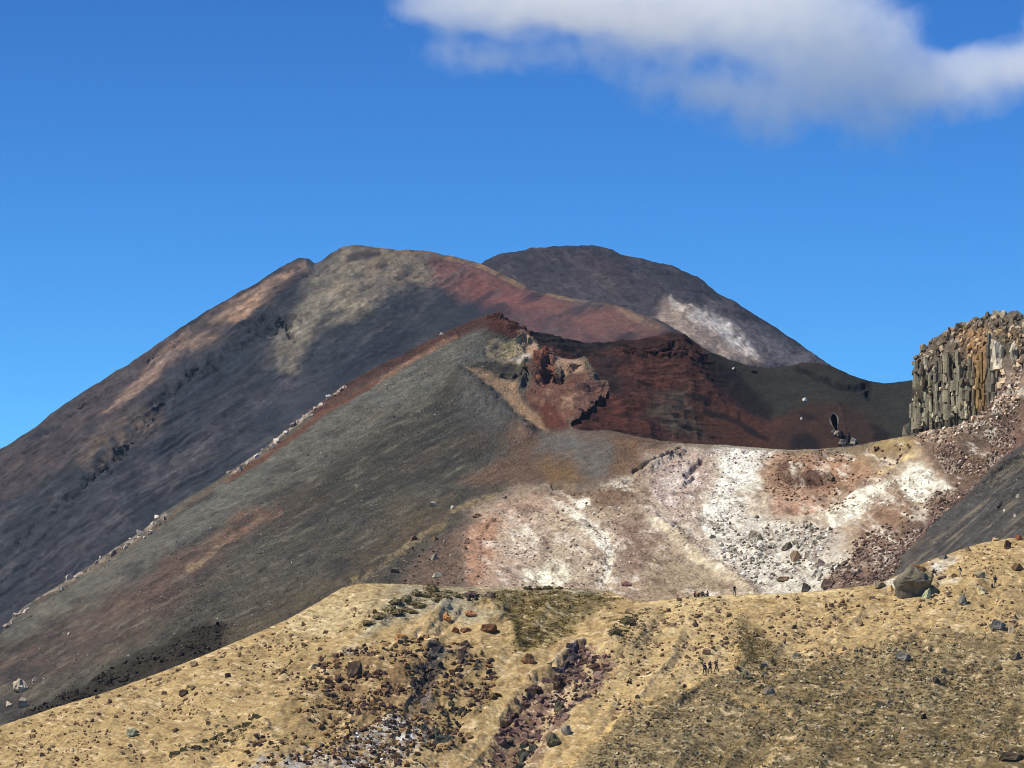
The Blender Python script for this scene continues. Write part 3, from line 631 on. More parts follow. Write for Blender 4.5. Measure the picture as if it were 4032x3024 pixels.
# ================================================================== yellow foreground slope
G = Land('foreground_slope',
         [(-260, 2935), (0, 2858), (200, 2792), (400, 2732), (600, 2660), (800, 2582), (1000, 2497), (1130, 2440), (1250, 2372), (1350, 2312), (1420, 2297), (1600, 2300), (1750, 2310), (1850, 2313),
          (2050, 2315), (2250, 2312), (2400, 2328), (2480, 2360), (2540, 2369), (2640, 2362), (2750, 2352), (2900, 2341), (3100, 2336), (3200, 2330), (3300, 2318), (3400, 2308), (3480, 2292),
          (3540, 2262), (3600, 2232), (3680, 2200), (3760, 2172), (3830, 2148), (3900, 2132), (3960, 2122), (4032, 2116), (4300, 2090)],
         [(-260, 3420), (4300, 3420)],
         [(0, 2855, 546), (-260, 2935, 544), (600, 2655, 551), (1130, 2440, 560), (1420, 2297, 566), (2050, 2313, 578), (2400, 2328, 582), (2540, 2368, 566), (2900, 2340, 556), (3300, 2318, 552), (3500, 2290, 553),
          (3700, 2190, 562), (4032, 2116, 566), (4300, 2090, 566), (1700, 2420, 549), (2000, 2400, 556), (2200, 2450, 548), (2050, 2560, 534), (2000, 2800, 505), (1900, 3000, 485), (2300, 2560, 532),
          (2400, 2500, 536), (2250, 2750, 505), (1500, 2600, 528), (1500, 2850, 500), (0, 3024, 512), (500, 2850, 524), (1000, 3024, 484), (2000, 3024, 482), (3000, 3024, 472), (4032, 3024, 470),
          (1000, 2750, 516), (3000, 2650, 512), (4032, 2550, 514), (3000, 2450, 538), (3600, 2400, 537), (2600, 2600, 520), (2600, 2850, 492), (3500, 2800, 494),
          (2000, 3420, 446), (0, 3420, 462), (4032, 3420, 440)],
         -260, 4300, 1080, 400, jag=(2.2, 26), back=(2, 6, 20, 50, 90), bslope=0.4, tpow=1.12, seed=5)
p = G.base.astype(np.float32)
gul = [(2320, 2540), (2260, 2610), (2200, 2690), (2120, 2740), (2040, 2800), (1980, 2880), (1920, 2980), (1880, 3100), (2070, 3100), (2150, 2960), (2240, 2850), (2320, 2770), (2390, 2690), (2430, 2610)]
m_gul = 1 - smooth(-70, 45, sdf_poly(G.PX + 30 * fbm2(G.PX / 50, G.PY / 50, 3, 80), G.PY, gul))
craggy = [(1230, 2640), (1420, 2520), (1640, 2500), (1880, 2500), (1960, 2640), (1900, 2900), (1700, 3100), (900, 3100), (1100, 2850)]
m_crag = 1 - smooth(-90, 60, sdf_poly(G.PX + 50 * fbm2(G.PX / 70, G.PY / 70, 3, 81), G.PY, craggy))
ef = 0.1 + 0.9 * G.edge_fade(14); ef2 = 0.04 + 0.96 * G.edge_fade(46)
er = 1 - np.abs(fbm2((G.PX * 0.75 + G.PY * 0.66) / 150, (G.PY * 0.75 - G.PX * 0.66) / 420, 4, 95, 0.55)) * 2
G.displace(ef2 * (1.5 * fbm3(p, 26, 4, 82, 0.5) + 0.8 * er + 0.35 * fbm3(p, 8, 4, 97, 0.6, ridge=True)) + ef * (0.0 + 0.34 * fbm3(p, 3.2, 4, 84, 0.65) + m_crag * (0.9 * fbm3(p, 7, 4, 86, 0.6, ridge=True)) - 1.6 * m_gul + m_gul * 0.9 * fbm3(p, 4, 4, 88, 0.6, ridge=True)))
for pts, wd, amt in [([(2290, 2545), (2180, 2640), (2080, 2700)], 14, 1.2), ([(2230, 2690), (2140, 2720), (2050, 2790), (1990, 2860)], 14, -1.8),
                     ([(1760, 2400), (1680, 2470), (1590, 2560)], 14, 0.9), ([(1820, 2420), (1760, 2480), (1700, 2540)], 12, -0.6), ([(1900, 2400), (2010, 2460), (2030, 2560)], 16, 0.9),
                     ([(2800, 2390), (2560, 2440), (2420, 2540), (2340, 2660), (2240, 2850), (2120, 3024)], 60, 0.7), ([(2900, 2430), (2910, 2520), (2920, 2620)], 40, 0.3), ([(2950, 2470), (2970, 2560)], 40, -0.3),
                     ([(3000, 2640), (2850, 2680), (2740, 2760), (2600, 2850)], 18, -0.5), ([(3480, 2300), (3560, 2330), (3680, 2330)], 22, 0.8), ([(1700, 2640), (1660, 2760), (1620, 2860)], 24, -1.2),
                     ([(900, 3000), (1060, 2900), (1020, 2870)], 16, 0.9), ([(1740, 2800), (1800, 2850), (1700, 2950)], 22, -1.0)]:
    d = dist_line(G.PX + 14 * fbm2(G.PX / 30, G.PY / 30, 3, 5), G.PY + 14 * fbm2(G.PX / 30, G.PY / 30, 3, 6), pts)
    G.displace(0.9 * ef * amt * np.exp(-(d / wd) ** 2))
q = Paint(G, S('#c6a873'), 1.0, 1.6)
q.zone(S('#b59a68'), [(-300, 2900), (400, 2740), (1000, 2500), (1300, 2500), (1100, 2800), (600, 3100), (-300, 3100)], 60, 60, 0.8, 0.3)
q.zone(S('#c8b588'), [(1200, 2400), (1420, 2297), (1700, 2305), (1600, 2360), (1450, 2440), (1250, 2520), (1100, 2520)], 40, 50, 0.7)
q.zone(S('#aaa286'), [(1560, 2300), (2420, 2305), (2300, 2350), (2000, 2345), (1880, 2400), (1980, 2450), (1900, 2470), (1700, 2420), (1560, 2470), (1400, 2540), (1480, 2440)], 20, 30, 0.85)
q.zone(S('#a08658'), [(1230, 2600), (1500, 2540), (1750, 2540), (1950, 2620), (1920, 2850), (1700, 3000), (1100, 3100), (1100, 2850)], 50, 60, 0.85, 0.3)
q.zone(S('#8a6848'), [(1300, 2700), (1480, 2620), (1640, 2640), (1600, 2800), (1450, 2850), (1280, 2820)], 40, 50, 0.7, 0.5)
q.zone(S('#83744a'), [(1840, 2375), (1980, 2335), (2100, 2325), (2400, 2340), (2440, 2370), (2350, 2420), (2280, 2460), (2160, 2540), (2040, 2610), (2010, 2540), (2000, 2440), (1930, 2400)], 20, 36, 0.85, 0.2)
q.zone(S('#9b8750'), [(2040, 2480), (2200, 2460), (2280, 2440), (2150, 2560), (2040, 2640)], 24, 36, 0.7, 0.4)
q.zone(S('#57504a'), [(1690, 2570), (1750, 2560), (1740, 2640), (1700, 2720), (1690, 2820), (1620, 2850), (1600, 2800), (1630, 2720), (1660, 2650)], 13, 30, 0.95)
q.zone(S('#66564a'), [(1800, 2550), (1850, 2555), (1840, 2620), (1820, 2700), (1785, 2720), (1790, 2630)], 10, 22, 0.9, 0.2)
q.zone(S('#70696a'), [(1610, 2740), (1700, 2720), (1710, 2800), (1650, 2830)], 14, 24, 0.7)
q.zone(S('#bdb6ab'), [(1480, 2880), (1560, 2820), (1680, 2850), (1700, 2900), (1620, 2960), (1560, 3040), (950, 3060), (1080, 2975), (1330, 2965)], 18, 60, 0.95, 0.75)
q.zone(S('#e2ddd4'), [(1490, 2890), (1560, 2850), (1640, 2880), (1600, 2950), (1500, 2960)], 12, 50, 0.9, 0.9)
q.zone(S('#7e6057'), gul, 16, 30, 0.95, 0.15)
q.zone(S('#b08c7c'), [(2120, 2800), (2190, 2720), (2290, 2710), (2240, 2800), (2130, 2880)], 20, 40, 0.9, 0.3)
q.zone(S('#e2cfc0'), [(2150, 2740), (2220, 2700), (2230, 2730), (2170, 2790)], 8, 26, 0.8, 0.7)
q.zone(S('#4a3a3a'), [(2250, 2560), (2300, 2550), (2280, 2640), (2190, 2700), (2090, 2720), (1990, 2820), (2060, 2720), (2190, 2660)], 12, 24, 0.85, 0.3)
q.stroke(S('#e8d3b2'), [(2290, 2535), (2200, 2610), (2080, 2690)], 12, 14, 0.95, 0.2)
q.stroke(S('#dcc08a'), [(2860, 2365), (2700, 2400), (2560, 2430), (2460, 2480), (2380, 2560), (2300, 2680), (2200, 2780), (2080, 2930), (1980, 3060)], 34, 30, 0.8, 0.3)
olive = [(2900, 2440), (2990, 2480), (3080, 2580), (3200, 2640), (3340, 2580), (3500, 2540), (3650, 2520), (4300, 2480), (4300, 3420), (2100, 3420), (2280, 3000), (2450, 2860), (2600, 2760), (2780, 2700), (2900, 2640), (2910, 2540)]
m_ol = q.mask(olive, 60, 60)
q.zone(S('#94835f'), olive, 50, 60, 0.85, 0.15)
q.mottle(S('#75674a'), 60, 14, -0.1, 0.35, 0.75, 6, 3, mask=m_ol, gain=0.65)
q.zone(S('#75643f'), [(2900, 2430), (2980, 2460), (3040, 2560), (2990, 2620), (2915, 2600), (2908, 2500)], 14, 24, 0.85, 0.3)
q.zone(S('#857246'), [(3200, 2650), (3360, 2590), (3420, 2700), (3500, 2900), (3200, 2900), (3100, 2750)], 50, 50, 0.6, 0.4)
q.zone(S('#7d6c46'), [(2700, 3024), (3100, 2850), (3500, 2900), (4300, 2750), (4300, 3420), (2700, 3420)], 60, 60, 0.75, 0.3)
for s_, wd in (([(2905, 2430), (2900, 2520), (2915, 2600), (2890, 2640), (2800, 2685), (2690, 2740), (2620, 2770)], 13), ([(3330, 2560), (3200, 2620), (3040, 2680), (2920, 2740)], 12),
               ([(2560, 2770), (2450, 2850), (2330, 2930), (2240, 3024)], 16), ([(2480, 2700), (2420, 2790), (2300, 2860)], 12), ([(3150, 2860), (3000, 2820), (2850, 2760)], 10), ([(3180, 2960), (3060, 2990), (2960, 3060)], 10)):
    q.stroke(S('#dcb878'), s_, wd, 22, 0.8, 0.35)
q.zone(S('#d6ba84'), [(2560, 2390), (2880, 2360), (2890, 2600), (2760, 2700), (2560, 2740), (2450, 2700), (2480, 2500)], 40, 50, 0.6, 0.2)
q.stroke(S('#e6ca8e'), [(2560, 2385), (2800, 2360), (3000, 2350), (3300, 2335), (3480, 2310)], 13, 14, 0.8, 0.2)
q.zone(S('#f0e6cc'), [(3490, 2292), (3540, 2265), (3590, 2245), (3570, 2290), (3520, 2330), (3480, 2345)], 10, 14, 0.95, 0.2)
q.zone(S('#ece4d0'), [(3660, 2215), (3720, 2195), (3770, 2200), (3740, 2240), (3690, 2280), (3660, 2260)], 13, 22, 0.95, 0.3)
q.zone(S('#efe2bf'), [(3690, 2290), (3790, 2295), (3770, 2312), (3690, 2308)], 7, 10, 0.85)
q.zone(S('#b2905c'), [(3580, 2240), (3640, 2215), (3680, 2220), (3660, 2270), (3600, 2260)], 8, 12, 0.8)
q.zone(S('#a88e63'), [(3940, 2310), (4032, 2290), (4300, 2270), (4300, 2380), (4032, 2400), (3950, 2360)], 20, 26, 0.8)
for s_ in ([(1660, 2440), (1600, 2500), (1550, 2570)], [(1690, 2450), (1650, 2520)], [(1740, 2440), (1690, 2510)], [(1480, 2530), (1420, 2580)]):
    q.stroke(S('#e8d0a4'), s_, 7, 12, 0.7, 0.3)
q.zone(S('#a9a69a'), [(1340, 2590), (1400, 2560), (1420, 2590), (1370, 2620)], 14, 20, 0.7)
q.mottle(S('#a3885c'), 120, 40, 0.0, 0.4, 0.5, 8, 12, gain=0.6)
q.mottle(S('#7d6440'), 40, 12, 0.08, 0.42, 0.65, 6, 7, gain=0.75, oct=5)
q.mottle(S('#ead0a0'), 50, 13, 0.14, 0.42, 0.7, 6, 8, gain=0.75, oct=5)
q.bright(0.5, 13, 5, 0, 5)
G.build(q.done() * np.array([0.84, 0.86, 0.90]), ground_mat('yellow sand', 0.5, 0.7, 0.3, var=0.3, vor=0.6))
#=====OBJECTS
# ================================================================== rocks
rng = np.random.default_rng(11)
rnd = random.Random(5)
ROCK = ground_mat('weathered rock', 0.6, 0.6, 0.15, src='object', var=0.35)
ROCKBIG = ground_mat('boulder rock', 1.1, 0.8, 0.3, src='object', var=0.45)
STONE = ground_mat('loose stones', 0.8, 0.5, 0.15, src='albedo', var=0.3)

def hull_rock(seed, n=15, flat=0.7, name='rock', sub=0, rough=0.0):
    r = np.random.default_rng(seed)
    v = r.normal(size=(n, 3)); v /= np.linalg.norm(v, axis=1, keepdims=True)
    v *= r.uniform(0.75, 1.0, (n, 1))
    v[:, 2] = np.where(v[:, 2] < -0.35, -0.35 + 0.15 * r.random(n), v[:, 2])
    bm = bmesh.new()
    for c in v: bm.verts.new(c)
    h = bmesh.ops.convex_hull(bm, input=bm.verts)
    bmesh.ops.delete(bm, geom=list({g for g in h['geom_interior'] if isinstance(g, bmesh.types.BMVert)} | {g for g in h['geom_unused'] if isinstance(g, bmesh.types.BMVert)}), context='VERTS')
    if sub:
        bmesh.ops.subdivide_edges(bm, edges=bm.edges[:], cuts=sub, use_grid_fill=True, fractal=0.0)
        bmesh.ops.triangulate(bm, faces=bm.faces[:])
        co = np.array([x.co[:] for x in bm.verts], np.float32)
        d = rough * (fbm3(co + seed * 3.1, 0.6, 3, seed, 0.55, ridge=True) - 0.2) + rough * 0.5 * noise3(co * 5 + seed, seed)
        for x, k in zip(bm.verts, d):
            x.co = x.co * (1 + float(k))
    bmesh.ops.recalc_face_normals(bm, faces=bm.faces[:])
    co = np.array([x.co[:] for x in bm.verts])
    lo, hi = co.min(0), co.max(0)
    for x in bm.verts:   # unit box, base slightly below zero
        x.co = Vector(((x.co.x - (lo[0] + hi[0]) / 2) / (hi[0] - lo[0]), (x.co.y - (lo[1] + hi[1]) / 2) / (hi[1] - lo[1]), (x.co.z - lo[2]) / (hi[2] - lo[2]) - 0.2))
    me = bpy.data.meshes.new(name); bm.to_mesh(me); bm.free()
    return me

SHAPES = [hull_rock(100 + i, 12 + i % 5) for i in range(10)]
BIGSH = [hull_rock(200 + i, 22, sub=3, rough=0.22) for i in range(8)]
TPL = []
for me in SHAPES[:8]:
    co = np.array([v.co[:] for v in me.vertices], np.float32)
    me.calc_loop_triangles()
    TPL.append((co, np.array([t.vertices[:] for t in me.loop_triangles], np.int32)))

def boulder(land, px, py, wpx, hpx, col, label=None, group=None, name='boulder', big=False, seed=None, rz=None, tilt=0.0, deep=None, cat='rock', k=1.0):
    """px,py: where its foot stands; size given as it appears, turned into metres at its distance"""
    pos, d = land.at(px, py)
    m = d / FPX
    sd = rnd.randrange(1000) if seed is None else seed
    me = (BIGSH if big else SHAPES)[sd % (len(BIGSH) if big else len(SHAPES))]
    if not me.materials: me.materials.append(ROCKBIG if big else ROCK)
    o = bpy.data.objects.new(name, me); COL.objects.link(o)
    o.location = pos
    o.scale = (wpx * m, (deep if deep else 0.5 * (wpx + hpx)) * m, hpx * m * 1.12)
    o.rotation_euler = (rnd.uniform(-0.12, 0.12), tilt, 0.0 if rz is None else rz)
    c = S(col, k * 1.15) * np.array([1.06, 1.0, 0.92]) if isinstance(col, str) else col
    o.color = (*c, 1)
    tag(o, label, cat, group)
    return o

# --- rocks that can be told apart, each with its own look or place
def overhung_boulder(name, px, py, wpx, hpx, col, label):
    r = np.random.default_rng(8); V = []; n = 18
    prof = [(-0.25, .50), (0.02, .58), (0.14, .66), (0.27, .92), (0.36, 1.0), (0.46, .95), (0.60, .74), (0.76, .50), (0.90, .30)]
    for k, (z, rad) in enumerate(prof):
        for i in range(n):
            a = 2 * math.pi * i / n
            shear = -0.16 * z
            fr = max(0.0, -math.sin(a) * 0.85 + math.cos(a) * 0.5)          # undercut only below the front and right side
            full = [.98, .98, .98, .99][k] if k < 4 else rad
            rad_ = full + (rad - full) * min(1.0, fr * 1.3)
            c = np.array([math.cos(a) * rad_ * (1.0 if math.cos(a) > 0 else 0.95) + shear, math.sin(a) * rad_ * 0.8, z * 1.0])
            V.append(c)
    V.append(np.array([-0.17, 0, 1.0])); V = np.array(V, np.float32)
    d = 0.26 * fbm3(V * 1.0 + 5, 0.7, 4, 61, 0.6, ridge=True) + 0.10 * noise3(V * 6, 4)
    V[:, :2] *= (1 + d)[:, None]; V[:, 2] += d * 0.5
    F = []
    m_ = len(prof)
    for k in range(m_ - 1):
        for i in range(n):
            j = (i + 1) % n
            F += [(k * n + i, k * n + j, (k + 1) * n + j), (k * n + i, (k + 1) * n + j, (k + 1) * n + i)]
    F += [((m_ - 1) * n + i, (m_ - 1) * n + (i + 1) % n, m_ * n) for i in range(n)]
    pos, dd = G.at(px, py); m = dd / FPX
    me = mesh_from(name, V * np.array([wpx / 2 * m, wpx / 2 * m, hpx * m]), F)
    o = link(name, me, ROCKBIG, label=label, cat='rock', loc=pos)
    o.color = (*S(col), 1)
overhung_boulder('boulder', 3606, 2352, 138, 116, '#79705f', 'largest brown boulder, dark overhung front, on the crest of the yellow slope')
HAND = [
 (G, 3653, 2368, 42, 42, '#a5a888', 'greenish rounded rock leaning against the front of the largest boulder', True),
 (G, 3556, 2356, 40, 26, '#9d9488', 'grey slanted slab at the left foot of the largest boulder', False),
 (G, 3512, 2338, 34, 26, '#cdb283', 'squat tan block just left of the largest boulder', False),
 (G, 3474, 2325, 50, 26, '#7d7565', 'flat grey-brown slab at the crest left of the largest boulder', False),
 (G, 3657, 2276, 34, 34, '#c0b48c', 'pale yellowish block behind the largest boulder beside the bending hiker', False),
 (G, 3640, 2268, 46, 38, '#5d4a3a', 'dark brown boulder behind the largest boulder', True),
 (G, 3602, 2240, 60, 20, '#8a5f3c', 'long rust-brown slab on the crest behind the largest boulder', False),
 (G, 3715, 2198, 34, 30, '#77706a', 'round grey rock on the crest above the white patch', True),
 (G, 3712, 2286, 38, 16, '#5a4b41', 'dark flat rock beside the track in front of the bending hiker', False),
 (G, 3763, 2290, 26, 16, '#7e6657', 'small brown rock at the feet of the middle hiker by the track', False),
 (G, 3868, 2346, 40, 36, '#d8c89c', 'pale cream rounded boulder below the lone standing hiker', True),
 (G, 3795, 2390, 34, 46, '#75746f', 'tall grey upright rock on the slope right of the largest boulder', True),
 (G, 3934, 2370, 26, 18, '#c2b79c', 'small pale oval rock below the cream boulder', False),
 (G, 3862, 2300, 44, 26, '#8a8672', 'grey-green flat rock behind the cream boulder', False),
 (G, 3973, 2172, 32, 38, '#54403a', 'dark brown double rock on the upper right crest slope', True),
 (G, 3928, 2126, 36, 14, '#b79a80', 'flat pinkish rock on the skyline of the upper right slope', False),
 (G, 4015, 2128, 30, 22, '#8d5f48', 'reddish rock on the skyline at the right edge', False),
 (G, 3818, 2172, 24, 18, '#6f5d4c', 'small dark rock near the right skyline', False),
 (G, 4010, 2256, 52, 26, '#6d5844', 'long dark ledge rock at the right edge of the crest slope', False),
 (G, 3935, 2500, 66, 40, '#6a6a66', 'dark grey broken slab on the right slope', True),
 (G, 3985, 2505, 26, 36, '#c9bda6', 'pale upright rock beside the dark grey broken slab', False),
 (G, 3560, 2602, 70, 34, '#7d7a72', 'cluster-like grey rock lying in the middle of the right slope', True),
 (G, 3142, 2590, 40, 28, '#8a8874', 'grey-green rock on the olive patch of the right slope', True),
 (G, 3010, 2632, 32, 30, '#7d776c', 'grey block at the lower end of the olive triangle', False),
 (G, 2940, 2692, 52, 36, '#6e6a56', 'dark olive grey boulder right of the three walking hikers', True),
 (G, 2906, 2652, 26, 16, '#5a463c', 'small dark brown rock right of the three walking hikers', False),
 (G, 3030, 2770, 56, 34, '#7a7168', 'grey-brown boulder low on the right slope below the zigzag track', True),
 (G, 2740, 2570, 20, 22, '#7d6a5c', 'small upright brown rock above the three walking hikers', False),
 (G, 2787, 2590, 36, 26, '#a08a70', 'light brown block above the three walking hikers', False),
 (G, 4000, 2620, 40, 30, '#5d5850', 'dark grey rock at the right edge of the slope', True),
 (G, 3470, 2815, 40, 26, '#666459', 'dark grey rock in the middle of the lower right slope', False),
 (G, 1925, 2505, 70, 34, '#6a4c38', 'long dark brown boulder on the yellow knoll face', True),
 (G, 1855, 2438, 50, 26, '#a97c5c', 'reddish-brown rock near the top of the yellow knoll', True),
 (G, 1763, 2448, 34, 36, '#b98a5c', 'orange upright rock near the top of the yellow knoll', True),
 (G, 1582, 2560, 46, 32, '#cf9e68', 'orange rounded boulder on the left face of the yellow knoll', True),
 (G, 1840, 2497, 52, 18, '#80604a', 'low brown rock in the row below the knoll top', False),
 (G, 1795, 2498, 30, 22, '#6d4a38', 'small dark red rock in the row below the knoll top', False),
 (G, 1405, 2700, 66, 74, '#54463c', 'dark brown rounded boulder on the left craggy face', True),
 (G, 2085, 2632, 54, 40, '#80644a', 'brown block on the left rim of the gully', True),
 (G, 1985, 3030, 80, 56, '#9a8874', 'tan faceted boulder at the bottom edge below the gully crag', True),
 (G, 1925, 3030, 46, 40, '#8a837a', 'grey block at the bottom edge left of the tan faceted boulder', False),
 (G, 2185, 2935, 60, 56, '#625e4c', 'olive grey square boulder right of the gully', True),
 (G, 2235, 2900, 40, 44, '#8a8378', 'lighter grey rock behind the olive grey square boulder', False),
 (G, 2205, 2785, 44, 46, '#6b6450', 'dark olive boulder on the right bank of the gully', True),
 (G, 730, 2758, 40, 30, '#54463a', 'dark pointed rock on the left part of the yellow slope', True),
 (G, 530, 2922, 44, 34, '#8a907c', 'grey-green rock low on the left slope', True),
 (G, 770, 2632, 34, 24, '#8d7a66', 'grey-brown rock near the left skyline of the yellow slope', True),
 (G, 1228, 2664, 34, 20, '#d8c294', 'pale cream rock on the left yellow slope', True),
 (G, 110, 2856, 46, 14, '#e2d2a6', 'flat pale slab near the far left crest', False),
 (G, 3990, 3024, 110, 30, '#4f473a', 'dark ledge at the bottom right corner', True),
 (B, 87, 2726, 62, 56, '#b7ac9a', 'largest pale slab on the grey scree at the left edge', True),
 (B, 88, 2776, 40, 42, '#a89d8e', 'pale angular block just below the largest pale slab', False),
 (B, 40, 2778, 34, 22, '#c0b3a0', 'small pale rock left of the pale angular block', False),
 (B, 138, 2686, 22, 18, '#b5a99a', 'small pale rock right above the largest pale slab', False),
 (B, 1882, 2040, 40, 18, '#6b5245', 'dark brown oval rock at the top of the orange stripe', True),
 (B, 1990, 1972, 17, 16, '#8a7466', 'small rock with a pale cap above the orange stripe', False),
 (B, 1710, 2202, 34, 26, '#8d8a7e', 'grey boulder on the brown slope above the knoll', True),
 (B, 1718, 2132, 24, 24, '#6a5a48', 'dark rock beside the pale ridge line', False),
 (B, 1630, 2132, 28, 22, '#6d5c50', 'dark rock left of the pale ridge line', False),
 (B, 1720, 2268, 40, 22, '#b7b19f', 'pale grey slab low on the brown slope above the knoll', False),
 (B, 1556, 2255, 36, 22, '#6b6258', 'dark rock at the lower end of the pale ridge line', False),
 (B, 1708, 1996, 28, 20, '#a79d92', 'pale grey rock on the dark scree near the pale ridge line', False),
 (B, 1790, 2010, 26, 14, '#c2bab0', 'flat pale rock high beside the pale ridge line', False),
 (B, 2975, 2136, 60, 46, '#a39e90', 'largest grey block on the white mineral slope', True),
 (B, 2806, 2132, 30, 16, '#7a7668', 'small dark wedge rock left of the largest grey block', False),
 (B, 3104, 2176, 46, 34, '#5d5852', 'dark grey boulder on the right part of the white slope', True),
 (B, 3140, 2214, 50, 40, '#96806e', 'brown tilted slab below the dark grey boulder', False),
 (B, 3180, 2205, 36, 26, '#d8d0c0', 'white slab beside the brown tilted slab', False),
 (B, 3240, 2236, 32, 28, '#7d7074', 'purple-grey rock on the smooth pale fan', True),
 (B, 3182, 2338, 40, 40, '#4c4a48', 'black upright rock behind the crest left of the dark boulder pile', True),
 (B, 3270, 2322, 66, 36, '#6d5c52', 'wide brown boulder behind the crest near the dark scree', True),
 (B, 3090, 2292, 56, 22, '#7d6a58', 'low brown boulder behind the crest on the white slope', True),
 (B, 2470, 2310, 46, 22, '#8a6a62', 'pinkish-brown slab behind the crest near the seated hikers', True),
 (B, 3945, 2000, 26, 24, '#4a4846', 'dark round rock on the dark grey scree at right', True),
 (B, 3960, 2018, 14, 12, '#d8d2c8', 'white stone under the dark round rock on the grey scree', False),
 (B, 4014, 1962, 17, 15, '#dcd6cc', 'white stone highest on the dark grey scree', False),
 (B, 4004, 2038, 13, 13, '#c8c2b8', 'white stone lowest on the dark grey scree', False),
 (B, 1740, 1298, 16, 10, '#d0c4b4', 'tiny pale rock on the red crest left of the peak', False),
 (C, 3170, 1578, 24, 14, '#e6e2dc', 'brightest small white patch on the dark olive crater wall', False),  # this and the next two: rock shapes standing for white patches
 (C, 3160, 1652, 13, 11, '#c9c2b8', 'small pale patch below the brightest white one on the crater wall', False),
 (C, 2886, 1458, 11, 9, '#d5cec4', 'small pale patch high on the olive crater wall near the white summit slope', False),
 (C, 2970, 1468, 26, 14, '#3a3430', 'small dark rock high on the olive crater wall', False),
]
for row in HAND:
    L_, px, py, wp, hp, col, lab, isbig = row
    boulder(L_, px, py, wp, hp, col, lab, big=isbig)

def in_poly(pts, n):
    pts = np.array(pts, float); out = []
    lo, hi = pts.min(0), pts.max(0)
    while len(out) < n:
        c = rng.uniform(lo, hi, (n * 3, 2)).astype(np.float32)
        k = sdf_poly(c[:, 0], c[:, 1], pts) < 0
        out += list(map(tuple, c[k]))
    return out[:n]

# --- rocks nothing tells apart within their patch: medium ones one by one
def lum(hx): return float(lin(hx) @ np.array([.2, .7, .1]))
def scatter(land, pts, n, wmin, wmax, cols, label, group, line=None):
    rank = sorted(cols, key=lum)
    for (x, y) in (in_poly(pts, int(n * 0.62)) if line is None else line):
        wpx = wmin + (wmax - wmin) * rnd.random() ** 2.0
        hp = wpx * rnd.uniform(0.5, 0.85)
        hx = rnd.choice(cols); tone = 'darker' if hx == rank[0] else ('paler' if hx == rank[-1] else 'mid toned')
        c = S(hx, rnd.uniform(0.85, 1.12))
        size = 'large' if wpx > wmin + 0.55 * (wmax - wmin) else ('medium' if wpx > wmin + 0.2 * (wmax - wmin) else 'small')
        boulder(land, x, y, wpx, hp, c, '%s %s %s' % (size, tone, label), group, rz=rnd.uniform(0, 6.28), name='rock')
scatter(B, None, 0, 13, 34, ['#dfd0c2', '#cbb9ab', '#d6c6b6', '#a8948a'], 'pinkish rock in the line along the long grey ridge crest', 'pale rocks along the ridge crest',
        line=[(x + rnd.uniform(-10, 10), np.interp(x, B.px, B.s) + abs(rnd.gauss(8, 10)) + 8) for x in
              [30, 45, 60, 80, 95, 110, 250, 280, 300, 320, 350, 380, 410, 425, 440, 452, 470, 490, 505, 520, 535, 548, 560, 572, 582, 592, 604, 616, 630, 650, 910, 925, 940, 960, 980, 1000, 1020, 1040, 1055, 1070, 1085, 1100, 1120, 1140, 1160, 1180, 1200, 1215, 1228, 1240, 1255, 1268, 1282, 1296, 1310, 1325, 1338, 1350, 1362]])
scatter(G, [(2560, 2385), (2860, 2370), (2890, 2600), (2700, 2740), (2450, 2720), (2480, 2500)], 26, 14, 28, ['#6d5442', '#7d6650', '#5a463c', '#8d7358'], 'brown rock on the bright sand between gully and olive patch', 'rocks on the bright sand')
scatter(G, [(2960, 2380), (3450, 2340), (3480, 2480), (3300, 2560), (3000, 2540)], 22, 14, 30, ['#6d5846', '#8a755c', '#7c6a58', '#a58c6a'], 'brown rock on the yellow slope left of the largest boulder', 'rocks below the largest boulder')
scatter(G, [(3480, 2440), (4032, 2420), (4032, 2960), (2700, 2980), (3100, 2700)], 44, 14, 32, ['#5f5544', '#736652', '#6a665c', '#4f4538'], 'grey-brown rock among the low plants on the right slope', 'rocks on the olive right slope')
scatter(G, [(60, 2890), (500, 2740), (1050, 2520), (1250, 2480), (1300, 2600), (1000, 2850), (700, 2990), (60, 3010)], 36, 13, 30, ['#6d5a48', '#5a4a3e', '#86745c', '#b09a74'], 'rock strewn over the left yellow slope', 'rocks on the left yellow slope')
scatter(G, [(1240, 2650), (1420, 2560), (1640, 2600), (1640, 2700), (1560, 2850), (1300, 2880)], 40, 18, 44, ['#6a4a38', '#5a4036', '#7a5a44', '#4e3c34'], 'red-brown block on the craggy face left of the dark streaks', 'blocks on the left craggy face')
scatter(G, [(1640, 2580), (1750, 2560), (1720, 2720), (1700, 2830), (1600, 2850)], 20, 18, 40, ['#4e4a48', '#5d5650', '#3e3a3a'], 'grey block in the long dark scree streak', 'blocks in the dark streak')
scatter(G, gul, 44, 18, 44, ['#5f4a46', '#4d3e3c', '#7c6058', '#8f7468', '#433a3c'], 'purple-brown block lying in the gully', 'blocks in the gully')
scatter(G, [(1850, 2720), (2000, 2640), (2050, 2700), (1960, 2820), (1880, 2940), (1760, 2960), (1760, 2800)], 22, 14, 34, ['#6d5a3c', '#54462f', '#80684a'], 'brown rock on the rough bank left of the gully', 'rocks left of the gully')
scatter(B, [(2780, 2060), (3000, 2060), (3260, 2140), (3300, 2260), (3180, 2330), (3000, 2320), (2880, 2230)], 48, 14, 30, ['#d8d2c4', '#b8b0a2', '#8d8678', '#ece6d8', '#706a60'], 'block strewn over the white mineral slope', 'blocks on the white slope')
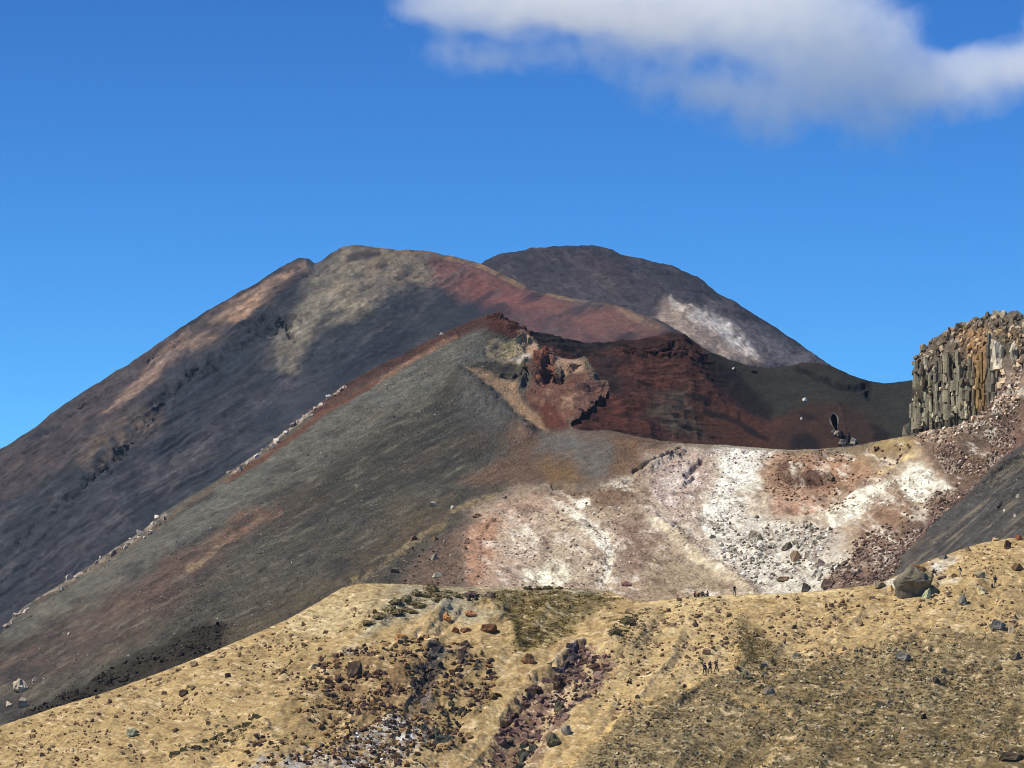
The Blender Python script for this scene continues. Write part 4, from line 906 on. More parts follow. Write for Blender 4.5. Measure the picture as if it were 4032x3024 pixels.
scatter(B, [(3280, 2240), (3450, 2170), (3500, 2260), (3350, 2330), (3250, 2330)], 22, 14, 30, ['#5d5048', '#7a6a5e', '#4a4440', '#b0a294'], 'brown block in the boulder field below the grey scree', 'blocks below the grey scree')
scatter(B, [(3600, 1722), (3830, 1662), (3930, 1580), (4030, 1470), (4032, 1560), (3880, 1680), (3700, 1760)], 46, 15, 34, ['#c9b8a4', '#e0d2c0', '#9d8a78', '#7a685c', '#d8b89c'], 'block at the foot of the columned cliff', 'fallen blocks under the cliff')
scatter(B, [(3360, 1775), (3560, 1745), (3640, 1780), (3560, 1830), (3350, 1830)], 14, 14, 28, ['#6a5444', '#5a4438', '#8d745a'], 'brown rock on the tan rim left of the cliff', 'rocks on the tan rim')
scatter(B, [(300, 2420), (900, 2150), (1500, 1950), (1600, 2050), (900, 2480), (200, 2720), (0, 2640)], 30, 9, 17, ['#b5aca0', '#c9c0b4', '#9a9086'], 'stone on the long grey scree slope', 'pale stones on the grey scree')

# --- stones too many to pick out one by one
def stones(name, land, zones, label, matl=STONE):
    V, F, Cc = [], [], []; off = 0
    for pts, n, smin, smax, cols, bias in zones:
        pos = in_poly(pts, n * 2)
        nz_ = fbm2(np.array([c[0] for c in pos]) / 110, np.array([c[1] for c in pos]) / 50, 4, 33) + rng.normal(0, 0.22, len(pos))
        pos = [pos[i] for i in np.argsort(-nz_)[:n]]
        for (x, y) in pos:
            P_, d = land.at(x, y)
            wpx = (smin + (smax - smin) * rnd.random() ** bias) * d / FPX
            co, tr = TPL[rnd.randrange(len(TPL))]
            a = rnd.uniform(0, 6.283); ca, sa = math.cos(a), math.sin(a)
            q_ = co * np.array([wpx, wpx * rnd.uniform(0.6, 1.0), wpx * rnd.uniform(0.4, 0.8)], np.float32)
            V.append(np.stack([q_[:, 0] * ca - q_[:, 1] * sa + P_[0], q_[:, 0] * sa + q_[:, 1] * ca + P_[1], q_[:, 2] + P_[2]], -1))
            F.append(tr + off); off += len(co)
            Cc.append(np.broadcast_to(S(rnd.choice(cols), rnd.uniform(0.7, 1.25)), (len(co), 3)))
    me = mesh_from(name, np.concatenate(V), np.concatenate(F), np.concatenate(Cc))
    return link(name, me, matl, kind='stuff', label=label)

tan = ['#a48a66', '#b89c72', '#92775a', '#c8b084', '#7c644e']
stones('gravel', G, [
    ([(2480, 2385), (3500, 2320), (3700, 2330), (4032, 2320), (4032, 2560), (3300, 2620), (2900, 2700), (2450, 2900), (2300, 2760), (2420, 2520)], 2500, 4, 24, tan, 3.0),
    ([(0, 2875), (600, 2680), (1130, 2460), (1350, 2340), (1420, 2420), (1240, 2620), (1100, 2820), (800, 3040), (0, 3040)], 1500, 4, 24, tan, 3.0),
    ([(1240, 2640), (1500, 2540), (1950, 2560), (1980, 2640), (1900, 2900), (1700, 3040), (900, 3040), (1100, 2850)], 2800, 5, 30, ['#6a5040', '#8a6a46', '#54423a', '#a08458', '#4a4240'], 2.4),
    ([(2300, 2560), (2400, 2600), (2260, 2790), (2080, 2960), (1980, 3050), (1860, 3050), (1960, 2900), (2060, 2760), (2200, 2680)], 700, 5, 26, ['#5f4a46', '#7c6058', '#a08478', '#453a3a'], 2.0),
    ([(1480, 2870), (1680, 2850), (1620, 2960), (1500, 3040), (950, 3040), (1100, 2970), (1350, 2960)], 500, 4, 15, ['#d0cac0', '#b8b2a8', '#8a857c', '#efe9de'], 2.0),
    ([(2900, 2640), (3400, 2560), (4032, 2560), (4032, 3040), (2300, 3040), (2600, 2790)], 3200, 4, 22, ['#84745a', '#978768', '#a79a7e', '#6a5c4a', '#b8aa88'], 2.6),
    ([(3640, 2200), (3850, 2140), (4032, 2120), (4032, 2300), (3700, 2300)], 260, 3, 14, tan, 2.2)], 'gravel and small stones strewn over the yellow slope')
stones('rubble', B, [
    ([(1900, 2020), (2300, 1950), (2560, 2060), (2560, 2320), (1880, 2330)], 900, 3, 15, ['#b59c8c', '#9a8070', '#e6dccb', '#80695a', '#cbb8a6'], 2.6),
    ([(2560, 1880), (2800, 1780), (3040, 1780), (2900, 1960), (2960, 2040), (2780, 2100), (2560, 2060)], 800, 3, 14, ['#d8c8be', '#efe9dd', '#a08a80', '#c0aca2'], 2.4),
    ([(2780, 2060), (3000, 2040), (3300, 2080), (3320, 2260), (3180, 2335), (2980, 2325), (2860, 2230)], 1300, 3, 22, ['#e6e0d2', '#c8c0b2', '#98907f', '#f0ebe0', '#7a7468', '#b4a494'], 2.2),
    ([(3260, 2330), (3300, 2200), (3450, 2080), (3640, 2000), (3760, 1900), (3700, 1800), (3600, 1740), (3900, 1660), (4032, 1600), (4032, 1760), (3880, 1890), (3700, 2060), (3560, 2210), (3440, 2330)], 4200, 4, 19, ['#7a6256', '#5a473f', '#937a6c', '#a9917f', '#4a3d38', '#c9b6a4'], 2.2),
    ([(3600, 1720), (3830, 1655), (3930, 1565), (4032, 1455), (4032, 1600), (3900, 1690), (3620, 1760)], 900, 5, 24, ['#c0ac98', '#e0d2c0', '#8a7666', '#6a584e', '#d2b498'], 2.0),
    ([(3020, 1790), (3560, 1750), (3600, 1830), (3400, 1960), (3250, 2060), (3000, 1980)], 800, 3, 16, ['#8d6a52', '#a8866c', '#5f463a', '#c4a488'], 2.2),
    ([(3260, 2040), (3540, 1900), (3730, 1870), (3720, 1960), (3400, 2080)], 600, 3, 12, ['#efeadd', '#cfc8ba', '#a09686'], 2.2),
    ([(100, 2400), (900, 1900), (1850, 1320), (1950, 1420), (1700, 1850), (1500, 2050), (1000, 2480), (0, 2820), (0, 2560)], 1900, 2.5, 10, ['#8d877e', '#a59d92', '#6a655f', '#4a4744', '#77706a'], 2.6),
    ([(1450, 2290), (1700, 2090), (1860, 2010), (1850, 2300), (1560, 2310)], 400, 3, 14, ['#7d6c5a', '#9a8a76', '#5c4c40'], 2.2),
    ([(3640, 2100), (3900, 1900), (4032, 1800), (4032, 2120), (3600, 2200)], 200, 2, 8, ['#8a8276', '#6a645e', '#aaa294'], 2.4),
    ([(0, 2840), (350, 2690), (650, 2540), (860, 2480), (880, 2560), (300, 2780)], 500, 4, 22, ['#3a332c', '#2c2723', '#4a4238'], 2.0)], 'rubble of mixed stones covering the coloured slopes and scree')
# ================================================================== columned cliff
root = link('columned_cliff', None, label='grey columned rock cliff with a rubble dome standing above the scree', cat='cliff')
base_pt = world(3760, 1700, 872)
root.location = base_pt
def dface(px): return float(np.interp(px, [3560, 3600, 3830, 4032, 4300], [906, 897, 860, 822, 810]))
ctrl = []
for x, top in [(3560, 1430), (3620, 1372), (3700, 1300), (3780, 1262), (3860, 1238), (3940, 1221), (4032, 1236), (4150, 1262), (4300, 1330)]:
    d0 = dface(x)
    ctrl += [(x, 1800, d0 - 1), (x, 1640, d0 + 3.0), (x, 1450, d0 + 6), (x, 0.5 * (1430 + top), d0 + 14 + (1430 - top) * 0.03), (x, top, d0 + 22 + (1430 - top) * 0.12)]
E = Land('rock_face', [(3560, 1445), (3597, 1432), (3620, 1390), (3650, 1362), (3675, 1336), (3700, 1317), (3722, 1303), (3780, 1277), (3830, 1258), (3860, 1250), (3885, 1238), (3940, 1229), (3990, 1226), (4032, 1238), (4150, 1262), (4300, 1330)],
         [(3560, 1780), (4300, 1780)], ctrl, 3560, 4300, 330, 230, jag=(13, 24), back=(1.5, 4), bslope=0.1, seed=6)
p = E.base.astype(np.float32)
colmask = smooth(1380, 1470, E.PY)
xx = p[..., 0]
fl = 1 - 2 * np.abs(noise2(xx / 1.25 + 0.6 * noise2(xx / 3, p[..., 2] / 5, 4), p[..., 2] / 16, 9))
E.displace((0.15 + 0.85 * E.edge_fade(8)) * (colmask * 0.7 * fl + 0.3 * fbm3(p, 5, 4, 91, 0.6) + 0.7 * (1 - colmask) * fbm3(p, 2.2, 3, 93, 0.6, ridge=True)))
E.clip = [[(3500, 1380), (3606, 1380), (3604, 1430), (3597, 1446), (3595, 1480), (3599, 1530), (3596, 1575), (3602, 1620), (3598, 1660), (3590, 1700), (3570, 1730), (3500, 1800)]]
q = Paint(E, S('#5a5244'))
q.zone(S('#655a4e'), [(3560, 1400), (3700, 1290), (3940, 1215), (4300, 1300), (4300, 1420), (3900, 1330), (3750, 1400), (3600, 1450)], 20, 20, 0.9)
q.zone(S('#93714f'), [(3760, 1300), (3880, 1290), (3890, 1350), (3880, 1440), (3890, 1560), (3880, 1620), (3820, 1620), (3830, 1500), (3800, 1380)], 12, 22, 0.95, 0.3)
q.zone(S('#8f7350'), [(3840, 1400), (3885, 1400), (3890, 1500), (3870, 1540), (3845, 1500)], 10, 16, 0.9, 0.2)
q.zone(S('#b08a68'), [(3700, 1290), (3800, 1262), (3850, 1270), (3760, 1300), (3720, 1320)], 9, 14, 0.8, 0.3)
q.zone(S('#9a8478'), [(3920, 1420), (4300, 1330), (4300, 1700), (3900, 1640)], 20, 30, 0.7, 0.4)
q.bright(0.5, 12, 14, 0, 5)
fo = E.build(q.done(), ground_mat('cliff rock', 0.9, 0.9, 0.4, var=0.3))
del fo['kind']
fo.parent = root; fo.location = -base_pt

def on_root(o):
    o.parent = root; o.location = Vector(o.location) - Vector(base_pt)
    for k in ('label', 'category', 'group'):
        if k in o: del o[k]

def column(px, top, bot, wpx, col, out=0.9, lean=0.0, seed=0):
    r = np.random.default_rng(seed)
    d = dface(px) + 2.5 - out; m = d / FPX
    top += r.uniform(-26, 14); col = S(col, r.uniform(1.0, 1.5))
    n = 6; a0 = r.uniform(0, 1)
    cuts = [0.0]
    while cuts[-1] < 1: cuts.append(min(1, cuts[-1] + r.uniform(0.10, 0.26)))
    V = []; jit = r.uniform(0.85, 1.12, n)
    for k in range(len(cuts) - 1):
        ox, oy = r.normal(0, 0.13, 2) * wpx; rr = wpx * 0.5 * r.uniform(0.72, 1.18); jit = jit * r.uniform(0.85, 1.15, n)
        for c in (cuts[k] + 0.004, cuts[k + 1] - 0.004):
            cen = world(px + lean * (1 - c) + ox, top + (bot - top) * c, d + (1 - c) * 3.0)
            for i in range(n):
                a = a0 + 2 * math.pi * i / n
                V.append(cen + np.array([math.cos(a) * rr * jit[i] * m, math.sin(a) * rr * jit[i] * m + oy * m, r.normal(0, 0.03) * wpx * m]))
    rings = len(V) // n; F = []
    for k in range(rings - 1):
        for i in range(n):
            j = (i + 1) % n
            F.append((k * n + i, k * n + j, (k + 1) * n + j)); F.append((k * n + i, (k + 1) * n + j, (k + 1) * n + i))
    V.append(world(px + lean, top - 2, d + 3.0)); t = len(V) - 1
    for i in range(n): F.append((t, (i + 1) % n, i))
    me = mesh_from('column', np.array(V) - base_pt, F)
    o = link('column', me, ROCKBIG, root)
    o.color = (*col, 1)
COLS = [(3598, 1462, 1700, 22, '#7d7664'), (3592, 1600, 1705, 18, '#8a8370'), (3622, 1440, 1690, 24, '#8d8670'), (3609, 1445, 1690, 24, '#7d7664'), (3604, 1530, 1600, 22, '#8d8670'), (3613, 1600, 1700, 20, '#7a7460'), (3647, 1428, 1690, 26, '#9a9480'), (3644, 1560, 1678, 22, '#948e7c'), (3667, 1470, 1690, 23, '#8d8672'), (3628, 1450, 1690, 18, '#5c574c'),
        (3690, 1425, 1665, 22, '#767060'), (3708, 1440, 1660, 22, '#635d50'), (3731, 1398, 1655, 44, '#8a826c'), (3757, 1500, 1620, 20, '#837b68'), (3768, 1400, 1540, 24, '#6d6656'), (3784, 1380, 1640, 26, '#7d7664'), (3798, 1470, 1650, 28, '#7b7462'),
        (3816, 1395, 1580, 25, '#6f6858'), (3832, 1430, 1600, 20, '#655c4c'), (3894, 1330, 1612, 22, '#6a6456'), (3908, 1420, 1600, 26, '#716b5e'), (3680, 1500, 1660, 18, '#504b42'), (3746, 1420, 1650, 22, '#5a5448'), (3850, 1440, 1610, 20, '#86704c'), (3870, 1400, 1600, 22, '#94784c')]
COLS = [(c[0], c[1], c[2], c[3] * 0.84, c[4]) for c in COLS] + [(x, 1445 - (x - 3600) * 0.22 + rnd.uniform(0, 90), 1690 - (x - 3600) * 0.22 + rnd.uniform(-60, 10), rnd.uniform(11, 18), rnd.choice(['#8d8672', '#6a6354', '#9c947e', '#57514a'])) for x in np.linspace(3606, 3835, 16)]
for i, c in enumerate(COLS):
    column(*c, out=rnd.uniform(2.6, 4.6), lean=rnd.uniform(-6, 4), seed=300 + i)

def block(px, py, wp, hp, col, out=0.8, big=False):
    o = boulder(E, px, py, wp, hp, col, name='block', big=big, rz=rnd.uniform(0, 6.28) if not big else 0)
    o.location = Vector(o.location) + Vector((0, -out, 0))
    on_root(o)
block(3936, 1440, 66, 112, '#cfc8b6', 1.5, True)
block(3990, 1428, 38, 72, '#9a9284', 1.5, True)
block(3988, 1385, 34, 34, '#d8cfbe', 1.9)
block(3905, 1372, 26, 44, '#b5ad9a', 1.4)
block(3570, 1716, 26, 46, '#9a9482', 1.0, True)
block(3582, 1716, 22, 60, '#7d7668', 0.6)
for (x, y) in in_poly([(3598, 1470), (3600, 1420), (3650, 1360), (3700, 1318), (3740, 1296), (3830, 1262), (3890, 1240), (3990, 1240), (4060, 1250), (4060, 1420), (3960, 1350), (3890, 1340), (3830, 1410), (3760, 1410), (3690, 1440), (3640, 1440)], 240):
    wp = rnd.uniform(12, 32)
    c = rnd.choice(['#776c5c', '#8a806e', '#645a4e', '#9c927e', '#5a5046', '#ada08a'] if x < 3780 or y < 1300 else ['#8a7a64', '#a8906e', '#6d5c4c', '#c0a888', '#7a6a58'])
    block(x, y + 8, wp, wp * rnd.uniform(0.6, 1.0), c, rnd.uniform(0.0, 0.8))
for (x, y) in in_poly([(3604, 1450), (3700, 1410), (3830, 1400), (3840, 1610), (3760, 1660), (3606, 1690)], 46):
    wp = rnd.uniform(11, 24)
    block(x, y, wp, wp * rnd.uniform(0.7, 1.6), rnd.choice(['#8f8876', '#a8a08c', '#6a6356', '#7d7464', '#b5aa94']), rnd.uniform(4.0, 6.5))
for (x, y) in in_poly([(3780, 1330), (3880, 1320), (3888, 1600), (3830, 1600), (3830, 1450)], 26):
    wp = rnd.uniform(12, 26)
    block(x, y, wp, wp * rnd.uniform(0.6, 1.1), rnd.choice(['#a4845a', '#947450', '#b89c74', '#786048', '#c0aa8a']), rnd.uniform(0.2, 0.9))
for (x, y) in in_poly([(3940, 1470), (4060, 1400), (4060, 1560), (3920, 1620)], 40):
    wp = rnd.uniform(14, 30)
    block(x, y, wp, wp * rnd.uniform(0.6, 1.0), rnd.choice(['#c8b49a', '#e0d0b8', '#8d7866', '#6a5648', '#a8937c']), rnd.uniform(0.2, 1.0))

# ================================================================== hollow dike in the crater wall
hp = np.array(hole, float)
hp2 = []
for i in range(len(hp)):
    for t in (0, 0.34, 0.67):
        hp2.append(hp[i] * (1 - t) + hp[(i + 1) % len(hp)] * t)
hp2 = np.array(hp2)
tube = link('lava_hollow', None, label='dark almond shaped hollow with a pale rim low in the olive crater wall', cat='cave')
cen = C.at(3287, 1662)[0]; tube.location = cen
ringp = np.array([C.at(x, y)[0] for x, y in hp2])
cc = ringp.mean(0)
V = []; F = []; n = len(ringp); k = 6
for i, q_ in enumerate(ringp):
    out = q_ - cc; out[1] = 0; out /= np.linalg.norm(out)
    rad = 0.16 + 0.26 * rnd.random()
    for j in range(k):
        a = 2 * math.pi * j / k
        V.append(q_ + out * (rad * math.cos(a) + 0.12) + np.array([0, -1, 0.0]) * rad * math.sin(a) - cen)
for i in range(n):
    for j in range(k):
        a, b = i * k + j, i * k + (j + 1) % k; c, d = ((i + 1) % n) * k + (j + 1) % k, ((i + 1) % n) * k + j
        F.append((a, d, c, b))
o = link('rim', mesh_from('rim', V, F), ROCK, tube); o.color = (*S('#625c54'), 1)
V = list(ringp - cen + np.array([0, -0.1, 0])) + list((ringp - cc) * 1.3 + cc - cen + np.array([0, 4, 0])) + list((ringp - cc) * 0.8 + cc - cen + np.array([0, 14, -1.0])) + [cc - cen + np.array([0, 15, -1.0])]
F = []
for r_ in range(2):
    for i in range(n):
        j = (i + 1) % n
        F += [(r_ * n + i, r_ * n + j, (r_ + 1) * n + j), (r_ * n + i, (r_ + 1) * n + j, (r_ + 1) * n + i)]
F += [(2 * n + i, 2 * n + (i + 1) % n, 3 * n) for i in range(n)]
o = link('interior', mesh_from('interior', V, F), ROCK, tube); o.color = (*S('#3a3030'), 1)
for x, y, wp, hpx, c, lab in [(3296, 1712, 30, 22, '#8d8578', 'pale grey rock directly below the dark hollow'), (3312, 1722, 26, 34, '#2c282c', 'black rock just below and right of the dark hollow'), (3318, 1748, 34, 26, '#7d766a', 'grey rock at the rim below the dark hollow'),
                              (3338, 1735, 22, 36, '#26242a', 'black rock in the middle of the row below the dark hollow'), (3362, 1744, 28, 26, '#a8a298', 'pale block at the right end of the row below the dark hollow'), (3350, 1760, 22, 20, '#3a3638', 'dark block at the rim below the pale end block'),
                              (3282, 1702, 18, 14, '#777064', 'small grey rock at the left foot of the dark hollow')]:
    boulder(C, x, y, wp, hpx, c, lab, big=True)

# ================================================================== overhang and red crags of the spur
def crag(name, land, pts, cols, label, dz=0.0, dy=0.0):
    P0 = land.at(*pts[0][:2])[0]
    rt = link(name, None, label=label, cat='crag', loc=P0)
    for i, (x, y, wp, hh) in enumerate(pts):
        P_, d = land.at(x, y); m = d / FPX
        me = BIGSH[i % len(BIGSH)]
        if not me.materials: me.materials.append(ROCKBIG)
        o = bpy.data.objects.new('rock_lump', me); COL.objects.link(o); o.parent = rt
        o.location = P_ - P0 + np.array([0, dy, dz - 0.35 * hh * m]); o.scale = (wp * m, wp * m * 0.9, hh * m)
        o.color = (*S(cols[i % len(cols)]), 1)
crag('lava_overhang', B, [(2252, 1668, 40, 24), (2272, 1654, 44, 34), (2290, 1640, 50, 44), (2310, 1624, 52, 46), (2330, 1606, 50, 46), (2350, 1588, 48, 46), (2368, 1570, 44, 44), (2384, 1556, 36, 36)], ['#241e22', '#2c2426', '#33282a'], 'lava overhang blackened as its own shade, under the red spur above the crater', dy=1.5, dz=-0.6)  # lumps coloured near-black to read as a shadowed band
crag('summit_crag', B, [(1938, 1250, 44, 30), (1962, 1258, 46, 44), (1990, 1272, 44, 34), (2014, 1292, 40, 30), (2040, 1318, 36, 30), (2066, 1346, 34, 26)], ['#54342a', '#46302a', '#3e2a26'], 'dark red crag on the peak of the long grey ridge')
crag('rock_ledge', G, [(1020, 2872, 46, 34), (985, 2884, 50, 32), (950, 2890, 44, 30), (915, 2900, 40, 26), (880, 2918, 50, 34), (850, 2930, 46, 30), (815, 2946, 40, 30), (780, 2975, 50, 34), (740, 2995, 46, 30), (700, 3008, 50, 34), (830, 2985, 40, 26), (900, 2945, 30, 20)],
     ['#5a563c', '#4c4632', '#646044', '#544a3a'], 'broken dark mossy rock ledge running down the lower left slope')
def along(pts, n, w, h, spread=14):
    pts = np.array(pts, float); t = np.linspace(0, len(pts) - 1, n); out = []
    for k in t:
        a = int(min(k, len(pts) - 2)); c = pts[a] + (pts[a + 1] - pts[a]) * (k - a)
        out.append((c[0] + rnd.gauss(0, spread), c[1] + rnd.gauss(0, spread * 0.5), rnd.uniform(*w), rnd.uniform(*h)))
    return out
crag('lava_rib', G, along([(1715, 2585), (1700, 2640), (1690, 2700), (1665, 2740), (1640, 2790)], 20, (26, 56), (22, 46), 12), ['#514a46', '#45403e', '#5e5650', '#4a3c36'], 'long dark grey broken rib of lava on the left craggy face')
crag('lava_rib', G, along([(1832, 2575), (1822, 2620), (1812, 2660), (1800, 2715)], 11, (24, 46), (22, 40), 7), ['#584840', '#4c3e38', '#66544a'], 'short dark brown broken rib right of the long lava rib')
crag('dark_crag', G, along([(1765, 2780), (1800, 2815), (1840, 2830)], 7, (26, 46), (24, 40), 8), ['#48443a', '#3c3a32', '#565040'], 'dark slanting rocks below the short brown rib')
crag('dark_crag', G, along([(1700, 2900), (1735, 2925), (1765, 2940)], 9, (34, 60), (34, 66), 12), ['#55564a', '#474840', '#626254'], 'dark grey-green crag right of the white mineral patch')
crag('gully_head_crag', G, along([(2255, 2575), (2240, 2620), (2215, 2660)], 9, (36, 66), (34, 62), 10), ['#4a444a', '#565056', '#3e383e'], 'dark purple-grey crag standing at the head of the gully')
crag('gully_rocks', G, along([(2195, 2680), (2130, 2715), (2070, 2765), (2020, 2810), (1985, 2870), (1965, 2920)], 24, (24, 54), (22, 46), 9), ['#54413e', '#46383a', '#6b544e', '#7c6058'], 'purple-brown broken rock wall along the left side of the gully')
crag('red_brown_ledge', G, along([(2300, 2610), (2340, 2640), (2400, 2630), (2330, 2680), (2270, 2690)], 16, (24, 60), (16, 34), 14), ['#5c4238', '#4a3630', '#6d5044', '#8a6a58'], 'dark red-brown ledge of rocks right of the gully head crag')
crag('red_brown_ledge', G, along([(2390, 2650), (2330, 2740), (2260, 2810), (2200, 2850)], 16, (22, 50), (16, 36), 14), ['#63504a', '#54423c', '#77625a', '#4a3e3c'], 'broken brown rocks along the right side of the gully')
crag('dark_crag', G, along([(2080, 2910), (2055, 2950), (2040, 2990)], 9, (34, 66), (34, 66), 12), ['#474842', '#55564c', '#3c3d38'], 'dark grey-green crag low in the gully near the bottom edge')
crag('red_crag', B, [(2095, 1490, 44, 50), (2125, 1460, 50, 60), (2155, 1436, 46, 50), (2150, 1490, 60, 60), (2110, 1520, 50, 50)], ['#7c4c3c', '#8a5a48', '#6d4034'], 'rust red crag in the middle of the pale spur')
crag('grey_crag', B, [(1960, 1475, 60, 30), (2010, 1485, 60, 40), (2045, 1500, 44, 50)], ['#575145', '#4b463c'], 'dark grey rounded crag at the left end of the pale spur')

# ================================================================== low plants
LEAF = ground_mat('scrub leaves', 0.25, 0.4, 0.05, src='object', var=0.45)
COVER = ground_mat('ground cover leaves', 0.4, 0.3, 0.05, src='albedo', var=0.4)
def shrub_mesh(seed, leaves=110):
    r = np.random.default_rng(seed); V = []; F = []
    n = 10
    for k, (z, rad) in enumerate([(-0.15, 0.46), (0.25, 0.44), (0.55, 0.26)]):
        for i in range(n):
            a = 2 * math.pi * i / n
            V.append((math.cos(a) * rad * r.uniform(0.75, 1.05), math.sin(a) * rad * r.uniform(0.75, 1.05), z + r.uniform(-0.08, 0.08)))
    V.append((0, 0, 0.68))
    for k in range(2):
        for i in range(n):
            j = (i + 1) % n
            F += [(k * n + i, k * n + j, (k + 1) * n + j), (k * n + i, (k + 1) * n + j, (k + 1) * n + i)]
    F += [(2 * n + i, 2 * n + (i + 1) % n, 3 * n) for i in range(n)]
    for _ in range(leaves):
        a = r.uniform(0, 6.28); h = r.uniform(0, 1); rad = 0.5 * math.sqrt(max(0.0, 1 - h * h)) * r.uniform(0.8, 1.1)
        c = np.array([math.cos(a) * rad, math.sin(a) * rad, h * 0.8])
        b = len(V)
        for _k in range(3): V.append(tuple(c + r.normal(0, 0.075, 3)))
        F.append((b, b + 1, b + 2))
    return mesh_from('low_shrub', V, F)
SHR = [shrub_mesh(i) for i in range(4)]
for me in SHR: me.materials.append(LEAF)
def shrub(px, py, wp, hh, col, label, group=None):
    pos, d = G.at(px, py); m = d / FPX
    o = bpy.data.objects.new('low_shrub', rnd.choice(SHR)); COL.objects.link(o)
    o.location = pos; o.scale = (wp * m, wp * m * 1.1, hh * m * 1.1)
    o.color = (*S(col, rnd.uniform(0.85, 1.15)), 1)
    tag(o, label, 'shrub', group)
for (x, y, wp, hh) in [(1645, 2348, 50, 26), (1703, 2330, 60, 32), (1690, 2356, 60, 20), (1600, 2376, 50, 22), (1560, 2390, 60, 20), (1632, 2384, 44, 15), (1712, 2366, 60, 16), (1762, 2340, 46, 12), (1660, 2398, 60, 22),
                       (1722, 2386, 40, 16), (1752, 2378, 50, 22), (1800, 2366, 44, 22), (1540, 2418, 60, 24), (1592, 2412, 60, 20), (1500, 2446, 60, 22), (1455, 2470, 50, 18), (1562, 2432, 60, 22), (1622, 2420, 50, 16)]:
    shrub(x, y, wp, hh, '#7d7050', '%s %s olive brown shrub mat in the patch on the left of the pale knoll' % ('wide' if wp > 55 else 'short' if wp < 47 else 'medium', 'flat' if hh < 18 else 'tall' if hh > 23 else 'rounded'), 'shrub mats on the pale knoll')
shrub(1479, 2424, 22, 20, '#5a4e34', 'small round shrub left of the shrub patch on the knoll')
shrub(1457, 2436, 13, 12, '#5a4e34', 'smallest round shrub at the left end of the knoll')
for (x, y, wp, hh) in [(2078, 2322, 44, 14), (2122, 2322, 36, 13), (2160, 2321, 50, 15), (2205, 2323, 30, 11)]:
    shrub(x, y, wp, hh, '#5c5034', 'low olive shrub mat on the flat crest of the knoll', 'shrub mats on the knoll crest')
shrub(1855, 2368, 62, 20, '#6a5a56', 'mauve brown bush over two dark stones on top of the knoll')
boulder(G, 1847, 2388, 17, 20, '#4a443e', 'dark stone under the left side of the mauve bush')
boulder(G, 1875, 2388, 20, 18, '#3c362c', 'dark stone under the right side of the mauve bush')
shrub(1925, 2388, 60, 24, '#6a5a50', 'mauve brown shrub right of the bush with the two stones')
shrub(2425, 2520, 56, 30, '#665e44', 'dark green shrub clump high on the slope right of the gully')
shrub(2470, 2480, 66, 30, '#685f44', 'wide dark green shrub clump above the gully head')

def cover(name, land, zones, label):
    V, F, Cc = [], [], []; off = 0
    r = np.random.default_rng(77)
    tp = []
    for k in range(6):
        vv, ff = [], []
        for _ in range(15):
            a = r.uniform(0, 6.28); h = r.uniform(0, 1); rad = 0.5 * math.sqrt(1 - h * h)
            c = np.array([math.cos(a) * rad, math.sin(a) * rad, h * 0.7]); b = len(vv)
            for _k in range(3): vv.append(c + r.normal(0, 0.17, 3))
            ff.append((b, b + 1, b + 2))
        tp.append((np.array(vv, np.float32), np.array(ff, np.int32)))
    for pts, n_, smin, smax, cols, thr in zones:
        cand = in_poly(pts, n_ * 2)
        nz = fbm2(np.array([c[0] for c in cand]) / 70, np.array([c[1] for c in cand]) / 22, 3, 66)
        cand = [c for c, z in zip(cand, nz) if z > thr][:n_]
        for (x, y) in cand:
            x += rnd.gauss(0, 26); y += rnd.gauss(0, 12); y = max(y, np.interp(x, land.px, land.s) + 5)
            P_, d = land.at(x, y); wpx = rnd.uniform(smin, smax) * d / FPX
            co, tr = tp[rnd.randrange(6)]
            V.append(co * np.array([wpx, wpx * 1.2, wpx * rnd.uniform(0.3, 0.55)], np.float32) + P_); F.append(tr + off); off += len(co)
            Cc.append(np.broadcast_to(S(rnd.choice(cols), rnd.uniform(0.8, 1.2)), (len(co), 3)))
    link(name, mesh_from(name, np.concatenate(V), np.concatenate(F), np.concatenate(Cc)), COVER, kind='stuff', label=label)
ol = ['#7d7050', '#8d7e5a', '#6f6346', '#9a8a62']
cover('ground_cover', G, [
    ([(1860, 2375), (2050, 2330), (2400, 2345), (2430, 2370), (2300, 2440), (2160, 2540), (2040, 2600), (2010, 2480), (1930, 2410)], 900, 10, 28, ['#786a42', '#85754a', '#685c3a', '#948355'], -0.3),
    ([(2910, 2460), (3010, 2500), (3060, 2600), (2930, 2620)], 160, 8, 22, ol, -0.4),
    (olive[:7] + [(4032, 2520), (4032, 3040), (2260, 3040), (2450, 2880), (2600, 2770), (2780, 2710), (2900, 2650)], 5200, 7, 22, ol, -0.12),
    ([(2420, 2450), (2560, 2420), (2540, 2500), (2430, 2560)], 120, 10, 26, ['#57503a', '#655a3c'], -0.3),
    ([(1400, 2480), (1700, 2350), (1780, 2350), (1560, 2440), (1440, 2490)], 120, 8, 20, ['#63573a'], -0.4),
    ([(800, 2960), (1000, 2880), (1030, 2900), (860, 3000)], 80, 10, 26, ['#4c4a30', '#5c5436'], -0.6)], 'low olive plants and moss covering the slope')

